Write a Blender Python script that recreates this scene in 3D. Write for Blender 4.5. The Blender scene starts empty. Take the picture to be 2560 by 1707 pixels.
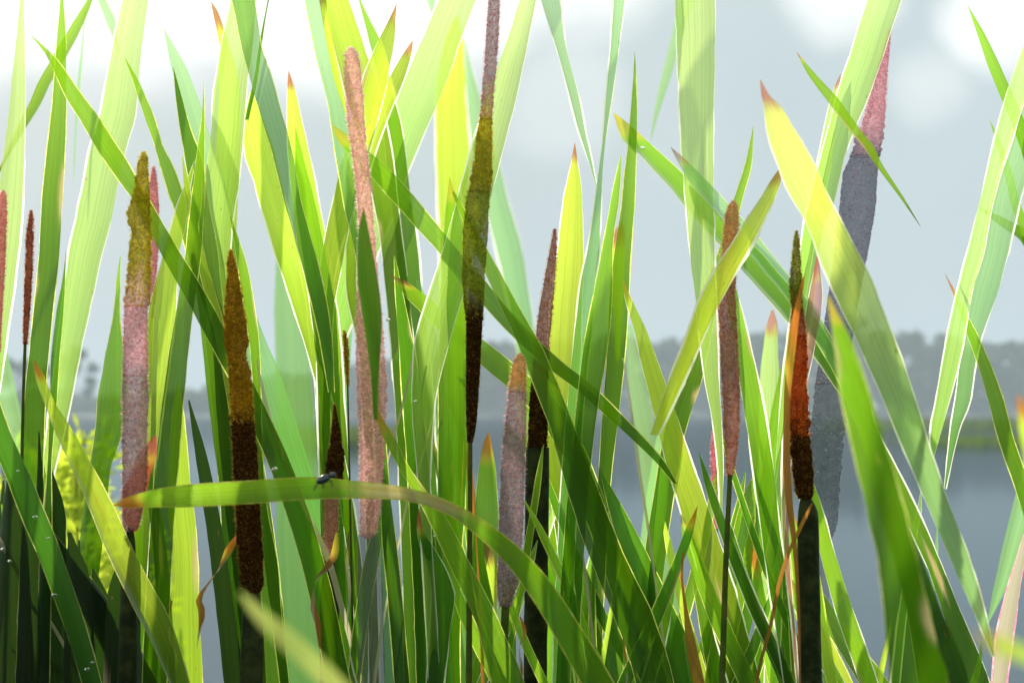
import bpy, bmesh, math, random
import numpy as np
from mathutils import Vector, noise

random.seed(7)
scene = bpy.context.scene
col = scene.collection

# ------------------------------------------------------------------ camera
KPX = 0.36 / 2560.0            # 100 mm lens on a 36 mm sensor, per photo pixel
TILT = math.atan((1030 - 853.5) * KPX)
CAM = Vector((0, 0, 0.70))
FWD = Vector((0, math.cos(TILT), math.sin(TILT)))
UPV = Vector((0, -math.sin(TILT), math.cos(TILT)))
RGT = Vector((1, 0, 0))
cam_data = bpy.data.cameras.new('camera')
cam = bpy.data.objects.new('camera', cam_data)
col.objects.link(cam)
cam.location = CAM
cam.rotation_euler = (math.pi / 2 + TILT, 0, 0)
cam_data.lens = 100
cam_data.sensor_width = 36
cam_data.clip_start = 0.05
cam_data.clip_end = 6000
cam_data.dof.use_dof = True
cam_data.dof.focus_distance = 1.47
cam_data.dof.aperture_fstop = 22
scene.camera = cam

# ------------------------------------------------------------------ light
SUN_AZ, SUN_EL = math.radians(-15), math.radians(21)
SUN = Vector((math.sin(SUN_AZ) * math.cos(SUN_EL), math.cos(SUN_AZ) * math.cos(SUN_EL), math.sin(SUN_EL)))
sd = bpy.data.lights.new('sun', 'SUN')
sd.energy = 5.0
sd.angle = math.radians(0.6)
sd.color = (1.0, 0.93, 0.80)
so = bpy.data.objects.new('sun', sd)
col.objects.link(so)
so.rotation_euler = SUN.to_track_quat('Z', 'Y').to_euler()
so.location = (-4, 8, 6)

world = bpy.data.worlds.new('World')
scene.world = world
world.use_nodes = True
wt = world.node_tree
wt.nodes.clear()


class NT:
    """small helper to write node graphs as expressions"""
    def __init__(s, t): s.t = t
    def n(s, typ, **kw):
        o = s.t.nodes.new(typ)
        for k, v in kw.items(): setattr(o, k, v)
        return o
    def put(s, sock, v):
        if isinstance(v, bpy.types.NodeSocket): s.t.links.new(v, sock)
        elif v is not None:
            try: sock.default_value = v
            except Exception: sock.default_value = (*v, 1.0)
    def m(s, op, a, b=None, c=None, clamp=False):
        o = s.n('ShaderNodeMath', operation=op, use_clamp=clamp)
        s.put(o.inputs[0], a); s.put(o.inputs[1], b) if b is not None else 0
        if c is not None: s.put(o.inputs[2], c)
        return o.outputs[0]
    def dot(s, v, w):
        o = s.n('ShaderNodeVectorMath', operation='DOT_PRODUCT')
        s.put(o.inputs[0], v); s.put(o.inputs[1], w)
        return o.outputs['Value']
    def step(s, x, a, b, lo=0.0, hi=1.0):
        o = s.n('ShaderNodeMapRange', interpolation_type='SMOOTHSTEP')
        s.put(o.inputs[0], x); s.put(o.inputs[1], a); s.put(o.inputs[2], b); s.put(o.inputs[3], lo); s.put(o.inputs[4], hi)
        return o.outputs[0]
    def noise(s, vec, scale, detail=2.0, rough=0.5):
        o = s.n('ShaderNodeTexNoise')
        s.put(o.inputs['Vector'], vec); s.put(o.inputs['Scale'], scale); s.put(o.inputs['Detail'], detail); s.put(o.inputs['Roughness'], rough)
        return o.outputs[0]
    def mix(s, f, a, b, mode='MIX'):
        o = s.n('ShaderNodeMix', data_type='RGBA', blend_type=mode)
        s.put(o.inputs[0], f); s.put(o.inputs[6], a); s.put(o.inputs[7], b)
        return o.outputs[2]
    def ramp(s, f, stops):
        o = s.n('ShaderNodeValToRGB')
        s.put(o.inputs[0], f)
        e = o.color_ramp.elements
        while len(e) < len(stops): e.new(0.5)
        for q, (p, c) in zip(e, stops): q.position = p; q.color = (*c, 1)
        return o.outputs[0]


w = NT(wt)
sky = w.n('ShaderNodeTexSky', sky_type='NISHITA', sun_disc=False, sun_elevation=SUN_EL, sun_rotation=SUN_AZ,
          air_density=1.6, dust_density=3.0, ozone_density=2.0)
direc = w.n('ShaderNodeTexCoord').outputs['Generated']
def pixdir(px, py):
    v = FWD + RGT * ((px - 1280) * KPX) - UPV * ((py - 853.5) * KPX)
    v.normalize()
    return tuple(v)
wob = w.noise(direc, 14.0, 3.0, 0.55)
# a bank of bright sunlit cloud above the mist; its soft lower rim slopes up to the right
z = w.n('ShaderNodeSeparateXYZ'); w.put(z.inputs[0], direc)
el = w.m('MULTIPLY', z.outputs[2], 57.3)
az = w.m('MULTIPLY', w.m('ARCTAN2', z.outputs[0], z.outputs[1]), 57.3)
rise = w.m('MULTIPLY', w.m('MINIMUM', w.m('MAXIMUM', w.m('ADD', az, 2.2), 0.0), 40.0), 0.36)
edge_el = w.m('ADD', w.m('ADD', 6.75, rise), w.m('MULTIPLY', w.m('SUBTRACT', w.noise(direc, 20.0, 2.0), 0.5), 2.2))
cloud = w.step(w.m('SUBTRACT', el, edge_el), -1.1, 0.8)
cloud = w.m('MULTIPLY', cloud, w.step(z.outputs[2], 0.45, 0.75, 1.0, 0.25))
# a few soft bright gaps in the mist on the right
for px, py, r0, r1, amt in ((2480, 50, 1.6, 0.3, 1.0), (2335, 205, 1.25, 0.2, 0.40), (2120, -30, 1.6, 0.5, 0.7), (1420, -70, 1.5, 0.5, 0.55), (1400, 250, 1.6, 0.4, 0.22)):
    g = w.step(w.m('ADD', w.dot(direc, pixdir(px, py)), w.m('MULTIPLY', w.m('SUBTRACT', wob, 0.5), 0.0006)), math.cos(math.radians(r0)), math.cos(math.radians(r1)), 0.0, amt)
    cloud = w.m('MAXIMUM', cloud, g)
mist = w.ramp(w.noise(direc, 9.0, 2.0), [(0.3, (0.43, 0.55, 0.61)), (0.7, (0.52, 0.63, 0.68))])
skyc = w.mix(1.0, sky.outputs[0], (0.085, 0.085, 0.085, 1), 'MULTIPLY')
veil = w.step(z.outputs[2], 0.16, 0.55, 0.94, 0.35)            # mist lies low, thins out higher up
c1 = w.mix(veil, skyc, mist)
c2 = w.mix(cloud, c1, (1.25, 1.24, 1.20, 1))
bg = w.n('ShaderNodeBackground'); w.put(bg.inputs[0], c2); bg.inputs[1].default_value = 1.0
wo = w.n('ShaderNodeOutputWorld'); wt.links.new(bg.outputs[0], wo.inputs[0])

vs = scene.view_settings
vs.view_transform = 'Standard'
vs.look = 'None'
vs.exposure = 0.16
vs.gamma = 1.0
vs.use_curve_mapping = False
cy = scene.cycles
cy.use_denoising = True
try: cy.denoiser = 'OPENIMAGEDENOISE'
except Exception: pass
cy.max_bounces = 10
cy.diffuse_bounces = 4
cy.transmission_bounces = 6
cy.transparent_max_bounces = 48
cy.volume_bounces = 1
cy.sample_clamp_indirect = 4.0

# ------------------------------------------------------------------ helpers
def P(px, py, d):
    return CAM + (FWD + RGT * ((px - 1280) * KPX) - UPV * ((py - 853.5) * KPX)) * d

def tag(o, label=None, cat=None, group=None, kind=None):
    if label: o['label'] = label
    if cat: o['category'] = cat
    if group: o['group'] = group
    if kind: o['kind'] = kind
    return o

def link(name, verts, faces, mat, parent=None, uvs=None, attrs=None, smooth=True):
    me = bpy.data.meshes.new(name)
    me.from_pydata([tuple(v) for v in verts], [], faces)
    if mat: me.materials.append(mat)
    if smooth: me.polygons.foreach_set('use_smooth', [True] * len(me.polygons))
    if uvs is not None:
        ul = me.uv_layers.new(name='uv')
        li = np.empty(len(me.loops), dtype=np.int32)
        me.loops.foreach_get('vertex_index', li)
        ul.data.foreach_set('uv', np.asarray(uvs, dtype=np.float32)[li].ravel())
    for k, a in (attrs or {}).items():
        at = me.attributes.new(k, 'FLOAT', 'POINT')
        at.data.foreach_set('value', np.asarray(a, dtype=np.float32))
    o = bpy.data.objects.new(name, me)
    col.objects.link(o)
    if parent: o.parent = parent
    return o

def pchip(xs, ys, q):
    xs = np.asarray(xs, float); ys = np.asarray(ys, float); q = np.asarray(q, float)
    h = np.diff(xs); dl = np.diff(ys) / h
    m = np.zeros_like(ys)
    if len(xs) == 2: m[:] = dl[0]
    else:
        m[0], m[-1] = dl[0], dl[-1]
        for i in range(1, len(xs) - 1):
            m[i] = 0 if dl[i - 1] * dl[i] <= 0 else 2 * dl[i - 1] * dl[i] / (dl[i - 1] + dl[i])
    i = np.clip(np.searchsorted(xs, q) - 1, 0, len(xs) - 2)
    t = (q - xs[i]) / h[i]
    return ((2*t**3 - 3*t**2 + 1) * ys[i] + (t**3 - 2*t**2 + t) * h[i] * m[i] + (-2*t**3 + 3*t**2) * ys[i+1] + (t**3 - t**2) * h[i] * m[i+1])

def tube(pts, rad, seg=6):
    vs, fs = [], []
    n = len(pts)
    for i, p in enumerate(pts):
        t = (pts[min(i + 1, n - 1)] - pts[max(i - 1, 0)])
        t = t.normalized() if t.length > 1e-9 else Vector((0, 0, 1))
        a = t.cross(Vector((0, 1, 0.01))).normalized(); b = t.cross(a)
        r = rad[i] if hasattr(rad, '__len__') else rad
        for s in range(seg):
            an = 2 * math.pi * s / seg
            vs.append(p + a * (r * math.cos(an)) + b * (r * math.sin(an)))
    for i in range(n - 1):
        for s in range(seg):
            s2 = (s + 1) % seg
            fs.append((i * seg + s, i * seg + s2, (i + 1) * seg + s2, (i + 1) * seg + s))
    return vs, fs

# ------------------------------------------------------------------ materials
def new_mat(name):
    m = bpy.data.materials.new(name); m.use_nodes = True
    t = m.node_tree; t.nodes.clear()
    x = NT(t); out = x.n('ShaderNodeOutputMaterial')
    return m, x, out

TIPS = {'r': (0.50, 0.10, 0.09), 'o': (0.62, 0.20, 0.03), 'b': (0.22, 0.09, 0.05), 'y': (0.62, 0.48, 0.05), None: (0.5, 0.5, 0.1)}
# kind: base transmission colour, mid, tip colour, see-through share, filter tint
KINDS = {
    'pale':  ((0.34, 0.56, 0.09), (0.62, 0.82, 0.24), 0.42, (0.80, 0.95, 0.55)),
    'mid':   ((0.09, 0.24, 0.005), (0.34, 0.60, 0.03), 0.20, (0.55, 0.84, 0.22)),
    'dewy':  ((0.030, 0.120, 0.003), (0.08, 0.24, 0.015), 0.04, (0.4, 0.7, 0.2)),
    'bright': ((0.58, 0.80, 0.02), (0.95, 1.00, 0.12), 0.24, (0.75, 0.93, 0.25)),
    'straw': ((0.36, 0.42, 0.08), (0.50, 0.56, 0.14), 0.38, (0.85, 0.90, 0.60)),
    'sunlit': ((0.20, 0.35, 0.004), (0.46, 0.66, 0.04), 0.26, (0.74, 0.92, 0.20)),
    'lime':  ((0.055, 0.135, 0.0), (0.76, 0.97, 0.09), 0.26, (0.72, 0.92, 0.18)),
    'green': ((0.050, 0.132, 0.0), (0.30, 0.56, 0.02), 0.34, (0.52, 0.84, 0.20)),
    'deep':  ((0.020, 0.066, 0.001), (0.12, 0.30, 0.012), 0.12, (0.36, 0.68, 0.20)),
    'teal':  ((0.12, 0.32, 0.05), (0.38, 0.64, 0.22), 0.46, (0.68, 0.90, 0.64)),
    'sage':  ((0.09, 0.26, 0.03), (0.22, 0.46, 0.08), 0.44, (0.60, 0.84, 0.58)),
    'glow':  ((0.30, 0.52, 0.16), (0.97, 1.00, 0.12), 0.34, (0.80, 0.95, 0.60)),
    'red':   ((0.45, 0.09, 0.03), (0.60, 0.14, 0.05), 0.40, (0.85, 0.50, 0.42)),
    'dry':   ((0.50, 0.44, 0.26), (0.62, 0.55, 0.40), 0.15, (0.85, 0.78, 0.60)),
    'brown': ((0.30, 0.13, 0.03), (0.50, 0.22, 0.04), 0.08, (0.70, 0.45, 0.20)),
    'pink':  ((0.40, 0.20, 0.17), (0.58, 0.30, 0.27), 0.40, (0.88, 0.66, 0.62)),
    'shade': ((0.006, 0.013, 0.002), (0.02, 0.05, 0.006), 0.02, (0.3, 0.5, 0.2)),  # near-black: shade within the tangle is put into the blade colour
}
_lm = {}
def leaf_mat(kind, tip):
    key = (kind, tip)
    if key in _lm: return _lm[key]
    base, up, clear, tint = KINDS[kind]
    m, x, out = new_mat('leaf_' + kind)
    uv = x.n('ShaderNodeUVMap'); uv.uv_map = 'uv'
    sx = x.n('ShaderNodeSeparateXYZ'); x.put(sx.inputs[0], uv.outputs[0])
    u, v = sx.outputs[0], sx.outputs[1]           # u across 0..1, v metres from the tip
    oi = x.n('ShaderNodeObjectInfo').outputs['Random']
    cv = x.n('ShaderNodeCombineXYZ')
    x.put(cv.inputs[0], x.m('MULTIPLY', u, 26.0)); x.put(cv.inputs[1], x.m('MULTIPLY', v, 5.0)); x.put(cv.inputs[2], x.m('MULTIPLY', oi, 57.0))
    veins = x.noise(cv.outputs[0], 1.0, 2.0, 0.6)
    cv2 = x.n('ShaderNodeCombineXYZ')
    x.put(cv2.inputs[0], x.m('MULTIPLY', u, 2.0)); x.put(cv2.inputs[1], x.m('MULTIPLY', v, 22.0)); x.put(cv2.inputs[2], x.m('MULTIPLY', oi, 91.0))
    blot = x.noise(cv2.outputs[0], 1.0, 3.0, 0.6)
    # tips are thinner, yellower tissue; the dark base colour also holds painted shade
    thin = x.step(x.m('ADD', v, x.m('MULTIPLY', blot, 0.05)), {'lime': 0.25, 'green': 0.19, 'deep': 0.19, 'glow': 0.24}.get(kind, 0.30), 0.015)
    c = x.mix(thin, base, up)
    c = x.mix(x.step(veins, 0.38, 0.66, 0.0, 0.62), c, x.mix(1.0, c, (0.62, 0.70, 0.55, 1), 'MULTIPLY'))
    c = x.mix(x.step(blot, 0.5, 0.8, 0.0, 0.35), c, x.mix(1.0, c, (1.22, 1.08, 0.8, 1), 'MULTIPLY'))
    hsv = x.n('ShaderNodeHueSaturation')
    x.put(hsv.inputs['Hue'], x.m('ADD', 0.49, x.m('MULTIPLY', oi, 0.02)))
    x.put(hsv.inputs['Value'], x.m('ADD', 0.86, x.m('MULTIPLY', oi, 0.28)))
    x.put(hsv.inputs['Color'], c)
    c = hsv.outputs[0]
    # specks of dead tissue
    cv3 = x.n('ShaderNodeCombineXYZ')
    x.put(cv3.inputs[0], x.m('MULTIPLY', u, 9.0)); x.put(cv3.inputs[1], x.m('MULTIPLY', v, 160.0)); x.put(cv3.inputs[2], x.m('MULTIPLY', oi, 33.0))
    spk = x.step(x.noise(cv3.outputs[0], 1.0, 1.0), 0.76, 0.80)
    c = x.mix(x.m('MULTIPLY', spk, 0.6), c, (0.22, 0.12, 0.03, 1))
    at = x.n('ShaderNodeAttribute'); at.attribute_name = 'withered'
    tp = x.step(x.m('ADD', at.outputs['Fac'], x.m('ADD', x.m('MULTIPLY', x.m('SUBTRACT', veins, 0.5), 0.7), x.m('MULTIPLY', x.m('SUBTRACT', blot, 0.5), 0.9))), 0.15, 0.62)
    yel = x.step(at.outputs['Fac'], 0.02, 0.4)
    if tip:
        c = x.mix(x.m('MULTIPLY', yel, 0.75), c, (0.72, 0.62, 0.06, 1))
        c = x.mix(tp, c, TIPS[tip])
    se = x.n('ShaderNodeAttribute'); se.attribute_name = 'sere'
    sm = x.step(x.m('ADD', se.outputs['Fac'], x.m('MULTIPLY', x.m('SUBTRACT', x.m('ADD', veins, blot), 1.0), 0.55)), 0.18, 0.75)
    c = x.mix(x.m('MULTIPLY', sm, 0.85), c, x.mix(x.step(blot, 0.4, 0.65), (0.70, 0.50, 0.30, 1), (0.52, 0.36, 0.14, 1)))
    tr = x.n('ShaderNodeBsdfTranslucent'); x.put(tr.inputs[0], c)
    df = x.n('ShaderNodeBsdfDiffuse'); x.put(df.inputs[0], x.mix(1.0, c, (0.40, 0.48, 0.42, 1), 'MULTIPLY'))
    gl = x.n('ShaderNodeBsdfGlossy'); gl.inputs['Roughness'].default_value = 0.38
    x.put(gl.inputs[0], (0.9, 0.95, 0.9, 1))
    bump = x.n('ShaderNodeBump'); bump.inputs['Strength'].default_value = 0.5; bump.inputs['Distance'].default_value = 0.0006
    x.put(bump.inputs['Height'], veins)
    for b in (tr, df, gl): x.t.links.new(bump.outputs[0], b.inputs['Normal'])
    s1 = x.n('ShaderNodeMixShader'); s1.inputs[0].default_value = 0.17
    x.t.links.new(tr.outputs[0], s1.inputs[1]); x.t.links.new(df.outputs[0], s1.inputs[2])
    fr = x.n('ShaderNodeFresnel'); fr.inputs[0].default_value = 1.33
    s2 = x.n('ShaderNodeMixShader'); x.put(s2.inputs[0], x.m('MULTIPLY', fr.outputs[0], 0.45))
    x.t.links.new(s1.outputs[0], s2.inputs[1]); x.t.links.new(gl.outputs[0], s2.inputs[2])
    tb = x.n('ShaderNodeBsdfTransparent'); x.put(tb.inputs[0], tint)
    s3 = x.n('ShaderNodeMixShader')
    x.put(s3.inputs[0], x.m('MULTIPLY', x.m('ADD', 0.55, x.m('MULTIPLY', thin, 0.45)), clear))
    x.t.links.new(s2.outputs[0], s3.inputs[1]); x.t.links.new(tb.outputs[0], s3.inputs[2])
    x.t.links.new(s3.outputs[0], out.inputs[0])
    _lm[key] = m
    return m

def simple_mat(name, color, rough=0.6, transl=0.0, clear=0.0, tint=(1, 1, 1), nscale=0, color2=None, bump=0.0, spec=0.3):
    m, x, out = new_mat(name)
    c = (*color, 1)
    tc = x.n('ShaderNodeTexCoord').outputs['Object']
    if nscale:
        c = x.mix(x.step(x.noise(tc, nscale, 4.0, 0.65), 0.36, 0.66), (*color, 1), (*(color2 or color), 1))
    pb = x.n('ShaderNodeBsdfPrincipled')
    x.put(pb.inputs['Base Color'], c); pb.inputs['Roughness'].default_value = rough
    pb.inputs['Specular IOR Level'].default_value = spec
    if bump:
        bp = x.n('ShaderNodeBump'); bp.inputs['Strength'].default_value = bump; bp.inputs['Distance'].default_value = 0.001
        x.put(bp.inputs['Height'], x.noise(tc, nscale * 2.5 or 500, 3.0)); x.t.links.new(bp.outputs[0], pb.inputs['Normal'])
    sh = pb.outputs[0]
    if transl:
        tr = x.n('ShaderNodeBsdfTranslucent'); x.put(tr.inputs[0], c)
        mx = x.n('ShaderNodeMixShader'); mx.inputs[0].default_value = transl
        x.t.links.new(sh, mx.inputs[1]); x.t.links.new(tr.outputs[0], mx.inputs[2]); sh = mx.outputs[0]
    if clear:
        tb = x.n('ShaderNodeBsdfTransparent'); x.put(tb.inputs[0], (*tint, 1))
        mx = x.n('ShaderNodeMixShader'); mx.inputs[0].default_value = clear
        x.t.links.new(sh, mx.inputs[1]); x.t.links.new(tb.outputs[0], mx.inputs[2]); sh = mx.outputs[0]
    x.t.links.new(sh, out.inputs[0])
    return m

M_EDGE = simple_mat('leaf_margin', (0.90, 0.88, 0.74), 0.3, 0.85, 0.0, (1, 1, 1), 300, (0.95, 0.95, 0.88), spec=0.6)  # rim light on the blade edges, put into a near-white strip colour
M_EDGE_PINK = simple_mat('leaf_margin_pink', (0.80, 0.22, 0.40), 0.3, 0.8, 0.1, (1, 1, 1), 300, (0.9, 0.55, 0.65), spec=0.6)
M_EDGE_LIME = simple_mat('leaf_margin_lime', (0.62, 0.66, 0.10), 0.3, 0.85, 0.0, (1, 1, 1), 300, (0.88, 0.86, 0.36), spec=0.6)  # yellower strip colour for the same painted rim light
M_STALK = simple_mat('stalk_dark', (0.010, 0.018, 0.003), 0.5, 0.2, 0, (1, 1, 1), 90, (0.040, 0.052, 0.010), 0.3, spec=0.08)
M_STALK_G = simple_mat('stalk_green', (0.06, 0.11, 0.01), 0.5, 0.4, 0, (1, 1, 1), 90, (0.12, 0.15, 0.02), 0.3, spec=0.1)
M_STALK_GREY = simple_mat('stalk_grey', (0.16, 0.18, 0.17), 0.7, 0.5, 0.74, (0.86, 0.88, 0.88), 60, (0.26, 0.24, 0.22), 0.2, spec=0.05)
# ------------------------------------------------------------------ water, shore, trees, haze
m, x, out = new_mat('pond_water')
tc = x.n('ShaderNodeTexCoord').outputs['Object']
mp = x.n('ShaderNodeMapping'); x.put(mp.inputs[0], tc); mp.inputs['Scale'].default_value = (1.0, 0.35, 1)
bp = x.n('ShaderNodeBump'); bp.inputs['Strength'].default_value = 0.05; bp.inputs['Distance'].default_value = 0.02
x.put(bp.inputs['Height'], x.noise(mp.outputs[0], 2.2, 4.0, 0.6))
df = x.n('ShaderNodeBsdfDiffuse'); x.put(df.inputs[0], (0.030, 0.050, 0.060, 1))
gl = x.n('ShaderNodeBsdfGlossy'); x.put(gl.inputs[0], (0.86, 0.94, 1.0, 1)); gl.inputs['Roughness'].default_value = 0.05
x.t.links.new(bp.outputs[0], gl.inputs['Normal'])
fr = x.n('ShaderNodeFresnel'); fr.inputs[0].default_value = 1.33
mx = x.n('ShaderNodeMixShader'); x.put(mx.inputs[0], x.m('MULTIPLY', fr.outputs[0], 0.52))   # wind-roughened water mirrors less at a low angle
x.t.links.new(df.outputs[0], mx.inputs[1]); x.t.links.new(gl.outputs[0], mx.inputs[2])
x.t.links.new(mx.outputs[0], out.inputs[0])
WATER = m
g = 900.0
o = link('water', [(-g, -60, 0), (g, -60, 0), (g, 1700, 0), (-g, 1700, 0)], [(0, 1, 2, 3)], WATER, smooth=False)
tag(o, kind='structure')
M_BANK = simple_mat('far_bank', (0.02, 0.035, 0.01), 0.9, 0, 0, (1, 1, 1), 0.3, (0.04, 0.05, 0.02))
vs, fs = [], []
for i in range(61):
    xx = -260 + i * 520 / 60
    for k, (yy, zz) in enumerate(((418, -0.3), (424, 0.4), (520, 0.9), (700, 1.2))):
        vs.append((xx, yy + 6 * noise.noise((xx * 0.02, k, 0)), zz + (1.0 * noise.noise((xx * 0.03, k, 4)) if k else 0)))
fs = [(i * 4 + k, (i + 1) * 4 + k, (i + 1) * 4 + k + 1, i * 4 + k + 1) for i in range(60) for k in range(3)]
tag(link('ground', vs, fs, M_BANK), kind='structure')

M_FOL = simple_mat('tree_foliage', (0.045, 0.085, 0.016), 0.8, 0.35, 0, (1, 1, 1), 0.6, (0.10, 0.15, 0.025))
M_BARK = simple_mat('bark', (0.09, 0.07, 0.05), 0.9, 0, 0, (1, 1, 1), 2.0, (0.16, 0.13, 0.10))

def leaf_quads(centres, per, size, rnd):
    vs, fs = [], []
    for (c, r) in centres:
        for _ in range(per):
            d = Vector((rnd.gauss(0, 1), rnd.gauss(0, 1), rnd.gauss(0, 1))).normalized() * (r * rnd.uniform(0.35, 1.05))
            p = c + Vector((d.x, d.y, d.z * 0.8))
            a = Vector((rnd.gauss(0, 1), rnd.gauss(0, 1), rnd.gauss(0, 1))).normalized()
            b = a.cross(Vector((rnd.gauss(0, 1), rnd.gauss(0, 1), rnd.gauss(0, 1)))).normalized()
            s = size * rnd.uniform(0.6, 1.5)
            k = len(vs); vs += [p - a * s, p + b * s * 0.6, p + a * s, p - b * s * 0.6]; fs.append((k, k + 1, k + 2, k + 3))
    return vs, fs

def px_to_x(px, d): return (px - 1280) * KPX * d
def px_to_z(py, d): return CAM.z + (1030 - py) * KPX * d

def make_tree(label, px, ytop, wpx, d, seed, gap=1.0):
    rnd = random.Random(seed)
    X = px_to_x(px, d); H = px_to_z(ytop, d); Wd = wpx * KPX * d
    root = bpy.data.objects.new('tree', None); col.objects.link(root)
    root.location = (X, d, 0); tag(root, label, 'tree', 'single trees on the far shore')
    trunk = [Vector((0, 0, -0.3)), Vector((0.1, 0, H * 0.3)), Vector((-0.1, 0.1, H * 0.6)), Vector((0.1, 0, H * 0.88))]
    tv, tf = tube(trunk, [H * 0.03, H * 0.022, H * 0.014, H * 0.005], 8)
    cl = []
    for k in range(15):
        an = rnd.uniform(0, 6.28); hh = H * rnd.uniform(0.34, 0.93)
        sp = Wd * 0.5 * (1 - ((hh / H - 0.55) / 0.55) ** 2) ** 0.5 * rnd.uniform(0.35, 1.0)
        c = Vector((math.cos(an) * sp, math.sin(an) * sp, hh))
        b0 = Vector((0, 0, hh * 0.7)); v, f = tube([b0, (b0 + c) / 2 + Vector((0, 0, H * 0.03)), c], [H * 0.010, H * 0.006, H * 0.002], 5)
        k0 = len(tv); tv += v; tf += [tuple(i + k0 for i in q) for q in f]
        cl.append((c, Wd * rnd.uniform(0.10, 0.19)))
    link('trunk', tv, tf, M_BARK, root)
    lv, lf = leaf_quads(cl, int(70 * gap), H * 0.028, rnd)
    link('crown', lv, lf, M_FOL, root, smooth=False)

make_tree('hazy tree standing alone on the far shore at the left', 170, 855, 130, 330, 1, 1.2)
make_tree('small hazy tree at the very left of the far shore', 50, 890, 110, 360, 2)
make_tree('hazy tree right of the slate spike, the taller of two with open crowns', 2120, 780, 120, 400, 3)
make_tree('hazy open crowned tree between the slate spike and the hanging leaves', 2255, 812, 120, 420, 4, 0.8)
make_tree('hazy low tree behind the hanging leaves on the right', 2370, 828, 120, 430, 5)
make_tree('hazy tree on the far shore above the curved lime leaf', 715, 920, 100, 400, 6)
make_tree('hazy tree on the far shore behind the grey brown spike', 1255, 845, 120, 420, 7)
make_tree('hazy tree on the far shore behind the needle pointed leaf', 1520, 822, 110, 430, 8)

# the far wood: one hazy mass behind them
rnd = random.Random(99)
prof_x = [-400, 0, 120, 230, 300, 500, 700, 900, 1100, 1240, 1400, 1550, 1640, 1740, 1900, 2100, 2300, 2450, 2600, 3000]
prof_y = [1000, 985, 960, 985, 990, 965, 935, 900, 870, 852, 838, 832, 846, 822, 812, 806, 828, 842, 838, 830]
cl = []
for k in range(2000):
    px = rnd.uniform(-400, 3000); d = rnd.uniform(430, 510)
    top = px_to_z(float(np.interp(px, prof_x, prof_y)) + 14 * noise.noise((px * 0.02, 3, 0)), d)
    zz = -0.4 + max(top - 1.3, 0.8) * rnd.uniform(0, 1) ** (0.6 if k % 3 else 1.5)
    cl.append((Vector((px_to_x(px, d), d, zz)), rnd.uniform(0.9, 2.1)))
lv, lf = leaf_quads(cl, 46, 0.70, rnd)
tag(link('far_wood', lv, lf, M_FOL, smooth=False), kind='stuff')

# low grassy islets in the pond
M_GRASS = simple_mat('marsh_grass', (0.07, 0.13, 0.02), 0.8, 0.4, 0, (1, 1, 1), 1.5, (0.16, 0.24, 0.03))
def islet(px0, px1, d, h, n, seed):
    rnd = random.Random(seed); vs, fs = [], []
    x0, x1 = px_to_x(px0, d), px_to_x(px1, d)
    for _ in range(n):
        xx = x0 + (x1 - x0) * rnd.betavariate(1.6, 1.6); yy = d + rnd.uniform(-4, 4) * d / 60
        hh = h * rnd.uniform(0.4, 1.15); ln = rnd.gauss(0, 0.25) * hh; an = rnd.uniform(0, 3.1)
        w_ = 0.012 * d / 40 * rnd.uniform(0.6, 1.6)
        k = len(vs)
        a = Vector((math.cos(an), math.sin(an), 0)) * w_
        p = Vector((xx, yy, -0.02))
        vs += [p - a, p + a, p + a * 0.6 + Vector((ln * 0.5, 0, hh * 0.6)), p + Vector((ln, 0, hh)), p - a * 0.6 + Vector((ln * 0.5, 0, hh * 0.6))]
        fs.append((k, k + 1, k + 2, k + 3, k + 4))
    tag(link('marsh_grass', vs, fs, M_GRASS, smooth=False), kind='stuff')
islet(600, 1010, 62, 0.42, 2600, 11)
islet(2080, 2900, 120, 0.5, 2200, 12)
islet(2260, 2760, 62, 0.26, 900, 13)

# feathery bushes on the near bank, lower left
M_BUSH = simple_mat('bush_leaf', (0.36, 0.50, 0.02), 0.6, 0.8, 0, (1, 1, 1), 9, (0.72, 0.82, 0.08))
def bush(label, px, ytop, ybot, wpx, d, seed):
    rnd = random.Random(seed)
    root = bpy.data.objects.new('bush', None); col.objects.link(root)
    root.location = (px_to_x(px, d), d, 0); tag(root, label, 'bush', 'feathery bushes at the water edge')
    zt, zb = px_to_z(ytop, d), 0.0
    W3 = wpx * KPX * d
    sv, sf, lv, lf = [], [], [], []
    for k in range(26):
        a = Vector((rnd.gauss(0, W3 * 0.18), rnd.uniform(-0.15, 0.15), zb)); t = Vector((a.x * 1.5 + rnd.gauss(0, W3 * 0.16), a.y * 1.6, zt * rnd.uniform(0.72, 1.0)))
        mid = (a + t) / 2 + Vector((rnd.gauss(0, W3 * 0.05), 0, 0))
        v, f = tube([a, mid, t], [0.004, 0.003, 0.001], 5); k0 = len(sv); sv += v; sf += [tuple(i + k0 for i in q) for q in f]
        for j in range(420):
            s = rnd.uniform(0.12, 1.0)
            p = a.lerp(mid, s * 2) if s < 0.5 else mid.lerp(t, s * 2 - 1)
            dv = Vector((rnd.gauss(0, 1), rnd.gauss(0, 0.6), rnd.uniform(-0.2, 1.0))).normalized() * rnd.uniform(0.02, 0.05) * (1.25 - s * 0.7)
            wv = dv.cross(Vector((rnd.gauss(0, 1), 1, rnd.gauss(0, 1)))).normalized() * 0.0035
            q0 = len(lv); p2 = p + dv * rnd.uniform(0.1, 0.9)
            lv += [p2, p2 + dv * 0.5 + wv, p2 + dv * 0.9, p2 + dv * 0.5 - wv]; lf.append((q0, q0 + 1, q0 + 2, q0 + 3))
    link('stem', sv, sf, M_STALK_G, root)
    f = link('foliage', lv, lf, M_BUSH, root, smooth=False); f['kind'] = 'stuff'
bush('feathery bright green bush between leaves at the left, the taller one', 150, 1060, 1500, 120, 3.0, 21)
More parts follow.
